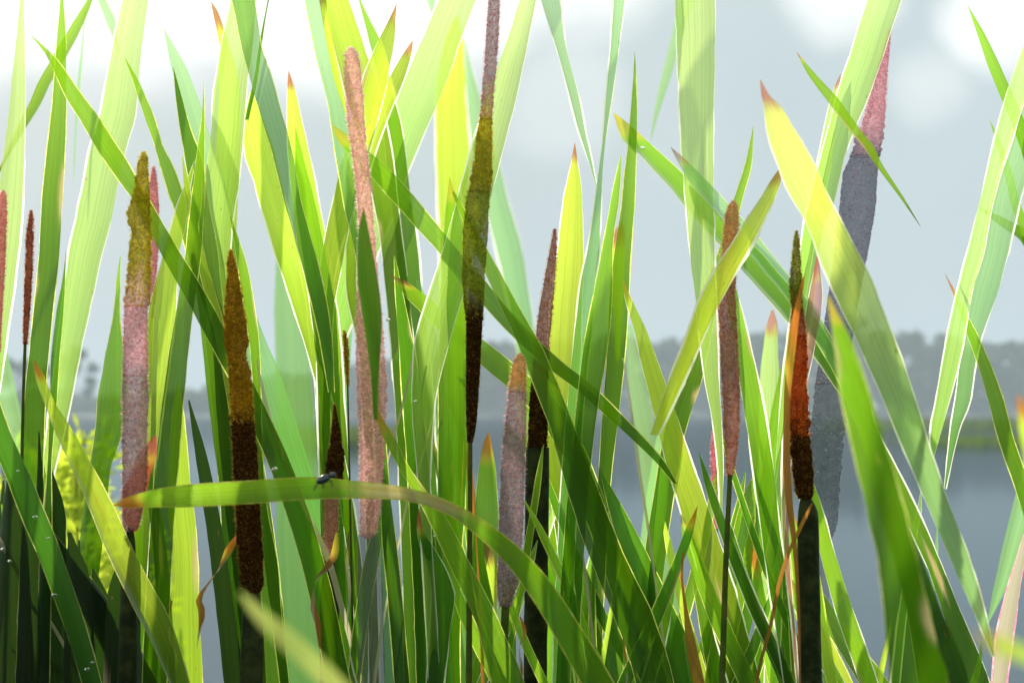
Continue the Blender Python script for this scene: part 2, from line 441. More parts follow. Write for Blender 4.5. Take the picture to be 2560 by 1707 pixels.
bush('feathery bright green bush under the split spike, the lower one', 270, 1290, 1600, 110, 2.8, 22)
bush('feathery green bush low in the dark corner beside the bottom edge', 270, 1600, 1750, 100, 2.6, 23)

# the misty air
HZ = bpy.data.materials.new('haze'); HZ.use_nodes = True
t = HZ.node_tree; t.nodes.clear()
pv = t.nodes.new('ShaderNodeVolumePrincipled'); pv.inputs['Color'].default_value = (0.70, 0.83, 0.93, 1)
pv.inputs['Density'].default_value = 1 / 820.0; pv.inputs['Anisotropy'].default_value = 0.0
ov = t.nodes.new('ShaderNodeOutputMaterial'); t.links.new(pv.outputs[0], ov.inputs['Volume'])
X0, X1, Y0, Y1, Z0, Z1 = -920, 920, -80, 1720, -1.3, 30.0
hv = [(X0, Y0, Z0), (X1, Y0, Z0), (X1, Y1, Z0), (X0, Y1, Z0), (X0, Y0, Z1), (X1, Y0, Z1), (X1, Y1, Z1), (X0, Y1, Z1)]
tag(link('haze', hv, [(3, 2, 1, 0), (4, 5, 6, 7), (0, 1, 5, 4), (1, 2, 6, 5), (2, 3, 7, 6), (3, 0, 4, 7)], HZ, smooth=False), kind='stuff')
# ------------------------------------------------------------------ leaves: label, kind, distance class, tip, margin, [(y, left, right)], hang
LEAVES = [
 ("lime leaf with a soft pink tip standing free right of the blue green slanting leaf", 'lime','B','r','w',[(178,721,722),(220,718,736),(300,718,754),(400,722,776),(520,734,800),(640,748,822),(800,770,845),(1000,790,860)]),
 ("plain green leaf inside the lime pink tipped one", 'green','M',None,'',[(315,738,738),(400,738,760),(500,740,786),(640,758,815),(800,780,842),(1000,800,850),(1707,830,870)]),
 ("small red pointed yellow leaf at the top edge left of the broad pale leaf", 'lime','B','r','',[(6,528,529),(30,532,545),(75,541,561),(125,549,575),(220,548,600),(400,540,600),(600,540,590),(900,570,600)]),
 ("dim pale blurred leaf just left of the furry pink spike", 'sage','D',None,'',[(440,848,854),(520,832,872),(640,815,878),(800,802,880),(1000,800,868),(1707,806,838)]),
 ("tall pale leaf nearest the left edge of the picture, white rims, narrowing upward", 'pale','M',None,'w',[(-60,57,57),(0,51,60),(245,25,63),(410,6,60),(560,-14,52),(865,-50,14),(1100,-80,-20)]),
 ("upright leaf left of the wide pale one, yellow above and nearly black green below", 'green','M',None,'l',[(-40,154,154),(0,151,158),(122,141,165),(265,130,165),(408,114,161),(530,103,154),(640,98,149),(700,92,141),(860,76,124),(1000,62,113),(1180,58,108),(1400,60,100)]),
 ("broad leaf leaning from the upper left across the wide pale leaf towards the split spike", 'green','F',None,'l',[(84,73,73),(139,116,133),(192,141,173),(253,170,216),(292,195,245),(392,255,310),(455,300,347),(496,330,371),(650,410,461),(707,443,496),(785,486,543),(858,526,580),(1000,600,655),(1180,680,735)]),
 ("wide pale leaf with white rims rising to the top edge left of the split spike", 'pale','B',None,'w',[(-60,330,380),(0,308,371),(196,267,347),(292,247,337),(392,222,310),(551,190,277),(640,171,255),(785,152,222),(887,142,200),(1050,120,167),(1180,105,135)]),
 ("thin dark leaf standing between the dark upright leaf and the wide pale one", 'deep','F','b','l',[(624,165,165),(700,156,163),(785,140,158),(900,128,148),(1000,125,142),(1180,118,128),(1400,100,130)]),
 ("narrow leaf crossing behind two upright leaves in the top left corner", 'green','B',None,'',[(-30,235,238),(0,218,231),(80,168,200),(150,128,162),(212,92,125),(261,72,102),(326,38,62),(408,3,12),(480,-30,-22)],'x'),
 ("threadlike green leaf hanging beside the leaning leaf at the upper left", 'teal','B',None,'',[(30,211,213),(80,207,211),(150,200,206),(200,194,202),(260,190,197),(330,187,191),(400,184,188),(464,183,183)],'hang'),
 ("short cut leaf tip pointing down behind the wide pale leaf at the top", 'teal','D',None,'l',[(-60,225,240),(0,246,264),(62,268,290),(98,284,291),(140,300,300)],'hang'),
 ("slim bending leaf whose tip crosses the right rim of the wide pale leaf", 'green','M',None,'l',[(141,310,310),(204,333,347),(241,345,363),(294,362,386),(363,387,405),(408,400,429),(482,421,457),(510,432,465),(640,470,512),(785,515,560),(900,545,600)]),
 ("soft grey green leaf behind the dark pair at the upper left, very pale tip", 'teal','B',None,'',[(68,408,408),(175,430,468),(245,452,495),(351,482,528),(450,506,560),(567,535,585),(640,550,603),(785,585,640),(948,630,705),(1180,700,779),(1400,770,850),(1707,850,930)]),
 ("sharp dark leaf, the left one of the pair meeting in a V", 'deep','M',None,'l',[(167,433,433),(245,440,455),(330,452,478),(400,463,505),(500,480,520),(640,495,545),(900,520,570),(1180,545,595)]),
 ("sharp dark leaf, the right one of the pair meeting in a V", 'green','F',None,'l',[(200,509,509),(290,505,511),(370,494,511),(460,484,512),(560,472,508),(640,463,502),(720,450,490),(900,420,468),(1100,395,450)]),
 ("short thin leaf tip tucked beside the V shaped pair", 'lime','M',None,'l',[(390,455,456),(440,458,468),(500,464,478),(640,490,512),(800,530,556)]),
 ("lime leaf leaning left behind the split spike with a fine dark rim", 'lime','M',None,'w',[(390,491,491),(490,452,472),(540,436,468),(650,405,445),(735,382,442),(850,360,430),(1000,350,410),(1200,330,385)]),
 ("very broad pale leaf reaching the top edge left of the bright yellow leaf", 'pale','M',None,'w',[(-60,592,655),(0,577,640),(127,551,632),(196,540,620),(355,524,607),(455,512,597),(567,500,580),(700,520,572),(860,562,598),(1100,592,620),(1707,615,640)]),
 ("blue green leaf slanting down from the top edge over the broad pale leaf", 'sage','F',None,'l',[(-60,560,610),(0,580,636),(110,603,652),(188,622,678),(249,640,695),(326,663,717),(400,685,735),(490,707,750),(571,730,770),(700,765,805),(850,800,830),(980,822,836)],'x'),
 ("bright yellow leaf with a white left rim standing open against the mist", 'lime','M',None,'w',[(230,625,632),(300,612,658),(367,610,680),(465,638,704),(540,660,724),(640,690,748),(728,720,768),(800,743,778),(879,768,795),(1000,800,830)]),
 ("thread thin dark blade falling from the top edge beside the blue green leaf", 'deep','F',None,'',[(-20,672,680),(0,669,673),(110,648,655),(190,636,645),(300,612,622)],'hang'),
 ("pale bluish leaf left of the tall pink spike, running down from the top edge", 'teal','M',None,'l',[(-40,750,790),(0,762,800),(130,788,828),(261,820,860),(340,832,875),(450,850,893),(520,862,902),(640,890,925),(800,910,940),(1000,930,955)]),
 ("narrow spotted yellow strip of leaf between two wider ones left of the pink spike", 'lime','F','b','',[(-20,795,812),(0,798,815),(100,815,832),(200,835,852),(283,862,870),(330,872,874)],'hang'),
 ("broad yellow leaf with brown flecks behind the tip of the pink spike", 'lime','B',None,'w',[(-60,785,845),(0,805,871),(70,822,895),(147,842,921),(230,862,948),(320,888,968),(420,915,985),(560,945,1000)]),
 ("long leaf with a faded grey tip passing behind the red tipped leaf", 'green','B',None,'w',[(-40,888,890),(0,897,902),(60,912,930),(100,922,950),(163,938,968),(245,950,985),(300,956,1000),(380,964,1013),(440,970,1020),(508,980,1028),(570,987,1038),(640,992,1047),(703,1000,1052),(866,1018,1072),(1030,1030,1085),(1180,1055,1090),(1400,1078,1108)]),
 ("yellow leaf with a long crimson tip curving right near the top edge", 'lime','M','r','w',[(8,992,992),(45,975,989),(100,947,985),(150,925,976),(208,903,968),(265,888,952),(388,858,921),(500,833,888),(640,805,858),(800,790,832),(1000,795,825),(1707,808,834)]),
 ("small yellow leaf with a red point just left of the widest slanting leaf", 'lime','M','r','w',[(102,1031,1032),(125,1015,1030),(184,980,1014),(225,960,998),(306,930,964),(400,900,932),(520,868,900),(700,865,890),(900,900,925),(1300,915,938)]),
 ("widest leaf of all, slanting from the top edge behind the crossing yellow tipped leaf", 'pale','B',None,'w',[(-60,1125,1220),(0,1097,1191),(86,1063,1158),(118,1048,1146),(229,999,1107),(327,962,1064),(424,926,1024),(530,887,986),(646,848,940),(744,828,908),(895,800,850),(1000,800,838),(1200,815,838),(1707,815,835)]),
 ("small teal triangle of leaf hanging from the top edge beside the widest leaf", 'teal','D',None,'',[(-40,1050,1095),(0,1065,1090),(20,1072,1085),(38,1080,1081)],'hang'),
 ("straight upright yellow leaf right of the widest leaf with a blue white left rim", 'lime','D',None,'w',[(40,1140,1144),(92,1115,1158),(261,1088,1166),(367,1090,1172),(530,1096,1170),(640,1101,1165),(800,1110,1165),(1000,1115,1165)]),
 ("long pale leaf with white rims leaning right past the olive spike", 'pale','F',None,'w',[(-80,1325,1360),(0,1299,1339),(60,1281,1328),(139,1254,1313),(212,1228,1297),(300,1200,1277),(396,1172,1252),(510,1140,1222),(634,1105,1187),(732,1073,1158),(875,1035,1118),(1000,1030,1088),(1200,1045,1075),(1707,1072,1100)]),
 ("bluish leaf behind the olive spike with a pale blurred right rim", 'teal','D',None,'w',[(98,1160,1162),(180,1163,1182),(265,1168,1208),(400,1185,1245),(500,1210,1270),(620,1240,1304),(825,1285,1337),(1000,1310,1375)]),
 ("broad dark green upright leaf with a small yellow tip left of the olive spike", 'green','F','y','l',[(440,1124,1124),(500,1117,1140),(560,1111,1152),(640,1106,1160),(720,1103,1165),(850,1100,1167),(1000,1097,1168),(1180,1095,1166),(1290,1090,1160),(1350,1080,1155),(1500,1085,1150)]),
 ("long leaf with an orange yellow tip running down right across the widest leaf", 'green','F','y','l',[(312,830,831),(339,838,869),(367,856,903),(388,875,932),(437,925,987),(490,971,1032),(571,1044,1099),(612,1082,1134),(700,1155,1210),(800,1243,1295),(899,1345,1398),(972,1440,1490),(1045,1522,1562),(1108,1592,1622),(1160,1645,1665),(1208,1684,1692)],'x'),
 ("leaf with a lime end and fine brown tip bending through the dark upright leaf", 'green','M','b','l',[(687,977,979),(703,989,1015),(728,1006,1050),(748,1021,1077),(769,1042,1097),(800,1070,1130),(850,1130,1208),(883,1170,1250),(930,1225,1308),(977,1280,1365),(1030,1335,1410),(1120,1395,1460),(1260,1450,1515),(1450,1520,1590),(1707,1600,1670)]),
 ("long olive green leaf running from the bluish leaf down to the bottom edge", 'green','F',None,'l',[(480,1130,1136),(560,1160,1182),(650,1198,1232),(752,1245,1288),(870,1300,1355),(980,1342,1402),(1067,1374,1435),(1230,1420,1497),(1381,1470,1557),(1524,1529,1625),(1618,1565,1660),(1707,1590,1684)]),
 ("thin teal leaf hanging down to a point in the open mist at the top", 'teal','B',None,'w',[(-80,1335,1380),(0,1353,1398),(122,1391,1416),(245,1425,1448),(327,1447,1463),(408,1473,1481),(473,1492,1493)],'hang'),
 ("upright bright leaf with a brown dagger tip in the middle of the picture", 'lime','M','r','w',[(355,1437,1437),(380,1432,1441),(408,1428,1444),(449,1419,1451),(490,1411,1455),(640,1393,1459),(744,1380,1455),(887,1368,1451),(1030,1360,1441),(1110,1360,1432),(1300,1385,1420),(1707,1440,1470)]),
 ("twisted slender leaf with a bright rim reaching the top edge right of the middle", 'teal','M',None,'w',[(-60,1536,1570),(0,1534,1562),(122,1526,1547),(245,1515,1529),(340,1508,1515),(420,1498,1507),(530,1484,1502),(640,1466,1497),(680,1456,1490),(800,1440,1480),(1000,1420,1460)]),
 ("upright green leaf with a long needle point right of the twisted leaf", 'green','M',None,'l',[(127,1587,1587),(204,1583,1591),(302,1575,1592),(367,1570,1591),(430,1562,1589),(510,1555,1586),(571,1545,1582),(640,1535,1576),(740,1525,1572),(887,1518,1562),(1050,1505,1545),(1165,1498,1530)]),
 ("short dark green leaf close left of the needle pointed one", 'green','F',None,'l',[(384,1553,1553),(449,1538,1551),(502,1527,1547),(571,1515,1536),(640,1502,1530),(740,1483,1530),(860,1460,1520),(980,1445,1500),(1130,1430,1480)]),
 ("blurred yellow leaf tip with a red point beside the needle pointed leaf", 'lime','D','r','',[(556,1555,1557),(580,1536,1562),(620,1528,1562),(700,1525,1558),(800,1534,1556),(900,1540,1550)],'x'),
 ("broad leaf slanting down right with a yellowish tip in the open mist", 'green','M','y','l',[(282,1533,1534),(310,1541,1572),(351,1557,1617),(384,1598,1652),(424,1633,1697),(470,1676,1740),(510,1708,1778),(580,1768,1835),(624,1810,1895),(666,1847,1930),(748,1920,2000),(809,1973,2050),(891,2034,2095),(973,2091,2128),(1010,2120,2135)]),
 ("slanting leaf with a thin red tip lying over the broad yellowish tipped one", 'teal','F','r','l',[(368,1676,1677),(392,1688,1706),(453,1722,1768),(506,1768,1816),(560,1812,1868),(624,1865,1920),(691,1920,1973),(744,1965,2014),(854,2040,2083),(950,2095,2120),(1080,2150,2180)]),
 ("wide flat pale leaf hanging straight down from the top edge right of the middle", 'pale','F',None,'w',[(-60,1687,1790),(0,1688,1788),(122,1692,1787),(327,1702,1783),(490,1713,1784),(640,1726,1786),(765,1741,1790),(948,1762,1797),(1050,1781,1803),(1180,1796,1808),(1288,1801,1805)],'hang'),
 ("faint blurred leaf point hanging left of the wide flat leaf", 'teal','D',None,'',[(-40,1710,1765),(0,1700,1735),(60,1686,1715),(120,1672,1698),(200,1652,1675),(300,1632,1642),(350,1626,1628)],'hang'),
 ("slim green leaf rising behind the wide flat leaf to a fine point", 'green','M',None,'l',[(310,1884,1884),(400,1866,1880),(500,1834,1855),(560,1815,1842),(648,1790,1830),(735,1752,1800),(850,1718,1775),(960,1690,1752),(1060,1665,1718),(1200,1640,1690)]),
 ("big lime leaf with white rims running to the bottom edge right of the middle", 'lime','F','y','w',[(700,1556,1560),(732,1560,1572),(834,1588,1619),(900,1602,1642),(973,1620,1668),(1050,1639,1695),(1180,1672,1737),(1218,1685,1752),(1328,1716,1790),(1450,1752,1830),(1557,1778,1860),(1680,1815,1895),(1760,1840,1915)]),
 ("bright yellow leaf with broad white rims leaning right over the tan spike", 'bright','G','o','W',[(415,1953,1955),(450,1928,1952),(490,1905,1938),(540,1872,1914),(592,1842,1888),(667,1793,1847),(760,1745,1797),(860,1710,1750),(960,1668,1705),(1087,1626,1645)],'x'),
 ("large glowing yellow leaf with a soft red tip on the right", 'glow','A','r','w',[(200,1900,1902),(240,1903,1925),(265,1909,1950),(322,1917,1985),(433,1953,2047),(500,1983,2075),(560,2016,2106),(679,2063,2169),(793,2114,2213),(900,2165,2255),(1070,2238,2310),(1230,2305,2362),(1430,2390,2435),(1560,2448,2470),(1640,2482,2486)],'x'),
 ("broad blurred leaf falling from the top edge in front of the slate spike", 'pale','M',None,'w',[(-60,2190,2275),(0,2168,2252),(143,2124,2206),(212,2100,2183),(294,2078,2148),(388,2053,2112),(510,2022,2083),(560,2010,2060),(640,2000,2045),(750,1992,2032),(900,1985,2015),(1100,1990,2020),(1300,2002,2030),(1707,2010,2040)]),
 ("slim pale leaf with a pink tip close left of the broad blurred leaf", 'pale','M','r','w',[(185,2101,2102),(220,2085,2100),(300,2065,2090),(400,2045,2078),(520,2022,2055),(640,2000,2030)]),
 ("thin blade with red rim crossing the slate spike and pointed at both ends", 'green','F','r','',[(131,1991,1992),(184,2018,2037),(245,2062,2094),(327,2124,2153),(367,2157,2185),(408,2185,2204),(490,2247,2257),(567,2301,2302)],'x'),
 ("tapering leaf with its tip in the bright patch at the top right", 'green','M',None,'',[(12,2418,2418),(82,2442,2460),(163,2469,2500),(245,2502,2536),(300,2525,2560),(400,2560,2600),(600,2610,2650)]),
 ("lime leaf with a pinkish rim narrowing downward on the right", 'pale','F',None,'w',[(0,2590,2640),(110,2560,2612),(212,2524,2575),(347,2487,2530),(418,2470,2507),(518,2446,2480),(640,2416,2457),(728,2393,2430),(858,2365,2408),(1000,2340,2374),(1090,2326,2350),(1152,2329,2331)],'hang'),
 ("dull green leaf narrowing downward just right of the lime hanging one", 'teal','M',None,'w',[(200,2580,2660),(260,2555,2630),(408,2508,2580),(514,2475,2547),(640,2453,2518),(728,2428,2495),(840,2410,2454),(900,2400,2440),(1000,2388,2425),(1067,2377,2400),(1222,2360,2364)],'hang'),
 ("green leaf tip inside the two hanging leaves at the right edge", 'green','B',None,'',[(298,2473,2473),(340,2485,2495),(430,2510,2530),(520,2530,2555),(560,2545,2572),(700,2580,2610)]),
 ("short dark blade pointing left behind the hanging leaves at the right edge", 'deep','B',None,'',[(518,2446,2447),(540,2470,2500),(570,2508,2560),(600,2550,2610),(700,2600,2660)]),
 ("leaf with a fine reddish tip running off the right edge", 'green','F','r','l',[(679,2360,2360),(744,2386,2397),(793,2403,2420),(826,2414,2438),(907,2443,2475),(989,2467,2505),(1100,2497,2535),(1226,2540,2580),(1400,2590,2640)]),
 ("blurred orange leaf tip at the right edge", 'lime','N','o','',[(990,2543,2550),(1040,2545,2575),(1150,2562,2605),(1300,2580,2640)]),
 ("pale leaf narrowing downward near the lower right edge", 'teal','B',None,'',[(1100,2570,2620),(1240,2538,2582),(1360,2508,2550),(1460,2486,2520),(1557,2467,2471)],'hang'),
 ("whitish leaf with a crimson left rim at the lower right edge", 'dry','M',None,'p',[(1330,2560,2576),(1400,2540,2562),(1500,2510,2545),(1600,2490,2530),(1707,2480,2515)]),
 ("broad blurred dark leaf with a yellow left rim at the lower right", 'green','N','y','l',[(740,2068,2072),(860,2085,2132),(970,2098,2170),(1067,2119,2200),(1271,2165,2260),(1434,2200,2300),(1600,2215,2340),(1707,2225,2370)]),
 ("second blurred dark leaf fanning from behind the yellow rimmed one", 'deep','N',None,'',[(900,2115,2120),(1000,2130,2165),(1150,2165,2225),(1300,2205,2270),(1500,2260,2345),(1707,2300,2420)]),
 ("stiff dark leaf with a cream midrib line at the lower right", 'green','F',None,'w',[(840,2098,2102),(960,2140,2160),(1067,2172,2190),(1149,2200,2230),(1287,2258,2300),(1422,2320,2358),(1528,2356,2402),(1707,2418,2475)]),
 ("dark green leaf slanting right from the foot of the black stalk", 'green','M','y','l',[(1380,1950,1960),(1475,1990,2051),(1553,2051,2105),(1707,2149,2222),(1760,2180,2250)]),
 ("small curved blade in front of the blurred dark leaves at the bottom", 'lime','F',None,'',[(1515,2234,2235),(1600,2215,2225),(1680,2195,2210),(1730,2190,2205)]),
 ("tiny pointed blade by the bottom edge below the crimson rimmed leaf", 'green','F',None,'',[(1598,2454,2455),(1650,2443,2455),(1707,2425,2445)]),
 ("large dark leaf with dewdrops leaning from the left edge to the bottom", 'dewy','G',None,'l',[(880,-60,-50),(950,-50,-20),(1067,-30,20),(1210,22,84),(1365,85,147),(1491,135,190),(1600,172,224),(1707,205,255)]),
 ("dull teal blurred leaf above the dewy leaf at the left edge", 'teal','B',None,'',[(780,-25,-18),(840,-40,8),(950,-30,35),(1070,0,62),(1200,35,88),(1320,72,110),(1420,105,122)],'x'),
 ("lime leaf with an orange tip slanting from the left down to the bottom edge", 'lime','G','o','l',[(900,82,84),(930,86,105),(1005,110,137),(1066,133,176),(1222,204,261),(1418,286,354),(1557,355,428),(1707,424,475),(1760,445,495)]),
 ("dry whitish blade lying across the dark tangle in the lower left corner", 'dry','F',None,'',[(1300,-40,-28),(1352,-8,8),(1400,22,37),(1434,42,54),(1500,84,95),(1560,125,135),(1640,170,182),(1707,205,218)]),
 ("bright lime upright leaf with a glowing left rim beside the curled brown leaf", 'sunlit','M',None,'l',[(950,444,446),(1030,432,458),(1150,425,470),(1280,420,485),(1400,432,495),(1565,420,500),(1707,410,505)]),
 ("dark leaf hidden just left of the golden brown spike", 'deep','M',None,'',[(600,470,475),(700,485,525),(800,500,545),(1000,520,568),(1180,545,595),(1400,580,625)]),
 ("olive leaf leaning left behind the grey half of the split spike", 'green','M',None,'l',[(640,300,302),(700,292,300),(780,285,298),(900,262,312),(1000,245,322),(1100,235,300),(1180,222,275),(1300,205,265),(1450,190,245)]),
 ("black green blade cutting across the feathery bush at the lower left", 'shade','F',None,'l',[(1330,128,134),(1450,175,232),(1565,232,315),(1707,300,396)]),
 ("olive leaf foot with a yellow rim at the bottom left of the long lime leaf", 'green','M',None,'l',[(1540,354,356),(1580,348,372),(1640,342,392),(1707,335,410)]),
 ("pinkish white thin blade slanting down left of the brown curled spike", 'dry','F',None,'',[(900,640,643),(1067,672,686),(1250,747,758),(1400,814,830),(1500,842,857),(1600,870,883),(1707,896,910)]),
 ("wide soft blurred leaf filling the space right of the golden brown spike", 'sage','D',None,'',[(545,706,708),(640,692,724),(760,685,765),(900,690,775),(1100,690,790),(1300,690,800),(1500,695,805),(1707,705,800)]),
 ("dark leaf hugging the right side of the golden brown spike", 'green','M',None,'l',[(540,575,578),(700,600,625),(900,628,650),(1100,640,655),(1250,645,665),(1400,660,692),(1560,682,706),(1707,700,722)]),
 ("solid dark leaf with a long needle tip standing before the pink spike", 'deep','F',None,'l',[(899,933,935),(1000,938,950),(1067,942,960),(1250,952,977),(1312,954,985),(1475,968,1003),(1707,987,1023)]),
 ("dark leaf leaning left from the foot of the solid needle tipped leaf", 'deep','F',None,'l',[(1285,948,956),(1340,928,955),(1400,912,946),(1490,896,930),(1600,880,912),(1707,870,900)]),
 ("upper one of two thin white stems leaning right of the pink spike", 'dry','F',None,'',[(868,1036,1040),(1000,1006,1013),(1107,978,983),(1240,945,951)]),
 ("lower one of two thin white stems leaning right of the pink spike", 'dry','F',None,'',[(1022,1085,1088),(1180,1040,1047),(1230,1021,1028),(1350,996,1001),(1500,965,970)]),
 ("dark leaf with a curled purple tip in the lower middle", 'deep','F','r','w',[(1271,1046,1048),(1320,1042,1058),(1370,1052,1085),(1430,1072,1118),(1490,1080,1136),(1570,1076,1125),(1640,1070,1118),(1707,1066,1108)]),
 ("large olive leaf arching from the pink spike down through the lower middle", 'mid','G','y','l',[(1010,930,936),(1060,945,965),(1100,962,990),(1160,993,1018),(1230,1035,1066),(1290,1068,1112),(1420,1128,1180),(1548,1188,1245),(1640,1215,1285),(1707,1232,1312)]),
 ("thin rust coloured strip of dead leaf left of the grey brown spike", 'brown','F',None,'',[(1100,1168,1175),(1160,1166,1180),(1240,1174,1188),(1300,1184,1191),(1360,1190,1193)]),
 ("short green leaf with an orange tip beside the grey brown spike", 'green','M','o','l',[(1079,1221,1222),(1110,1208,1230),(1190,1195,1240),(1300,1186,1245),(1400,1180,1243),(1550,1178,1230)]),
 ("pale leaf with a sharp white rim leaning right below the grey brown spike", 'pale','M',None,'w',[(1222,1405,1408),(1300,1362,1384),(1400,1310,1350),(1460,1275,1325),(1600,1205,1280),(1667,1180,1270),(1750,1150,1230)]),
 ("slender dark edged blade right of the grey brown spike", 'green','F',None,'l',[(1245,1436,1437),(1350,1420,1434),(1450,1412,1428),(1580,1405,1425)]),
 ("thin whitish stem left of the big lime leaf", 'dry','F',None,'',[(895,1556,1559),(1067,1580,1587),(1180,1595,1602),(1300,1614,1621),(1400,1628,1634),(1480,1640,1645),(1600,1655,1662)]),
 ("bluish leaf behind the thin whitish stem", 'teal','D',None,'',[(812,1562,1580),(950,1570,1612),(1067,1585,1638),(1200,1603,1650),(1300,1615,1665),(1430,1630,1700),(1560,1650,1730),(1707,1690,1760)]),
 ("small dark blade leaning under the big lime leaf", 'deep','M',None,'',[(1100,1668,1671),(1180,1650,1672),(1260,1642,1668),(1350,1633,1655),(1440,1622,1640),(1600,1610,1635)]),
 ("leaf with a cream rim leaning right between the big lime leaf and the black stalk", 'green','M',None,'l',[(1170,1895,1900),(1230,1862,1890),(1310,1838,1887),(1410,1818,1880),(1500,1800,1860),(1600,1780,1840)]),
 ("olive brown leaf with a straight pale rim over the tan spike", 'green','F','b','w',[(690,1825,1833),(740,1816,1845),(850,1835,1873),(989,1855,1903),(1180,1884,1935),(1330,1903,1950),(1450,1920,1965),(1707,1960,1990)]),
 ("green leaf leaning left from the rust coloured spike", 'green','M',None,'l',[(860,1975,1976),(930,1950,1975),(1030,1928,1965),(1130,1913,1950),(1230,1895,1935),(1350,1868,1920),(1500,1840,1890),(1707,1790,1850)]),
 ("blurred green leaf with red and yellow tip between the tan and rust spikes", 'pale','B','r','',[(775,1928,1934),(820,1915,1945),(870,1908,1945),(930,1900,1948),(1100,1897,1942),(1300,1895,1925),(1707,1930,1955)]),
 ("small green leaf near the bottom edge under the big lime leaf", 'deep','M',None,'l',[(1550,1780,1785),(1600,1765,1800),(1707,1750,1820)]),
 ("thin withered blade with a curled rusty tip near the bottom", 'brown','F','o','',[(1378,1706,1709),(1440,1702,1708),(1520,1709,1719),(1600,1714,1738),(1707,1733,1762)]),
 ("dusty pink leaf leaning just left of the rust coloured spike", 'pink','F','r','w',[(640,2041,2046),(740,2022,2056),(850,2003,2040),(1000,1975,2005),(1100,1958,1982),(1250,1955,1972),(1400,1962,1974),(1600,1975,1990)]),
 ("blurred reddish leaf point above the arching leaf on the left", 'red','G','r','',[(1090,384,392),(1140,345,392),(1180,325,378),(1250,302,362),(1320,318,345),(1330,326,340)],'x'),
 ("dark olive pointed blade overlapping the front of the pink spike", 'deep','N',None,'',[(520,908,910),(600,894,926),(700,895,945),(800,908,955),(920,925,948),(1050,934,944)],'x'),
 ("bluish leaf to the right of the widest slanting leaf low in the picture", 'teal','B',None,'',[(700,1040,1050),(860,1070,1095),(1000,1080,1120),(1100,1090,1150),(1280,1100,1165),(1500,1115,1170)]),
 ("dark blade rising behind the upper thin white stem", 'deep','M',None,'l',[(640,985,987),(760,990,1012),(900,1000,1040),(1050,1010,1060),(1200,1020,1075),(1400,1030,1090)]),
 ("broad dim leaf low between the olive leaf and the brown dagger leaf", 'green','B',None,'l',[(1000,1290,1320),(1120,1310,1370),(1300,1340,1420),(1500,1400,1480),(1707,1450,1530)]),
 ("lowest broad leaf at the bottom edge left of the big lime leaf", 'deep','M',None,'l',[(1180,1500,1506),(1300,1530,1575),(1450,1580,1650),(1600,1640,1720),(1707,1680,1760)]),
 ("fine lime stem low down between the olive leaf and the big lime leaf", 'lime','F',None,'',[(1390,1552,1555),(1530,1522,1533),(1655,1500,1512),(1707,1490,1504)]),
 ("fine dark blade beside the fine lime stem low down", 'deep','F',None,'l',[(1395,1485,1487),(1480,1478,1488),(1600,1474,1490),(1707,1470,1492)]),
 ("short pale sliver of leaf left of the fine dark blade", 'dry','F',None,'',[(1385,1457,1459),(1440,1460,1468),(1500,1468,1476),(1580,1478,1484)]),
 ("thin pale blade half behind the cream lined stiff leaf", 'teal','M',None,'w',[(1225,2302,2304),(1270,2294,2304),(1330,2280,2292),(1450,2260,2275),(1600,2240,2258)]),
 ("short thin blade against the water right of the cream lined stiff leaf", 'teal','M',None,'',[(1310,2342,2344),(1380,2334,2346),(1450,2326,2338),(1560,2318,2330)]),
 ("dark thin blade crossing low in front of the wide flat leaf point", 'deep','M',None,'l',[(1180,1862,1865),(1300,1830,1850),(1420,1795,1822),(1560,1760,1790),(1707,1730,1764)]),
 ("thin slanting blade crossing the lower middle from left to right", 'mid','F',None,'l',[(1250,1310,1313),(1330,1345,1362),(1430,1390,1412),(1540,1436,1460),(1707,1500,1526)]),
 ("dim leaf crossing low behind the rimmed pale leaf", 'green','B',None,'',[(1180,1330,1340),(1300,1350,1395),(1450,1370,1430),(1600,1385,1450),(1707,1395,1460)]),
 ("leaf rising between the wide flat leaf and the big lime leaf low down", 'teal','D',None,'',[(960,1690,1700),(1100,1640,1680),(1250,1615,1670),(1400,1595,1650),(1600,1570,1640)]),
]
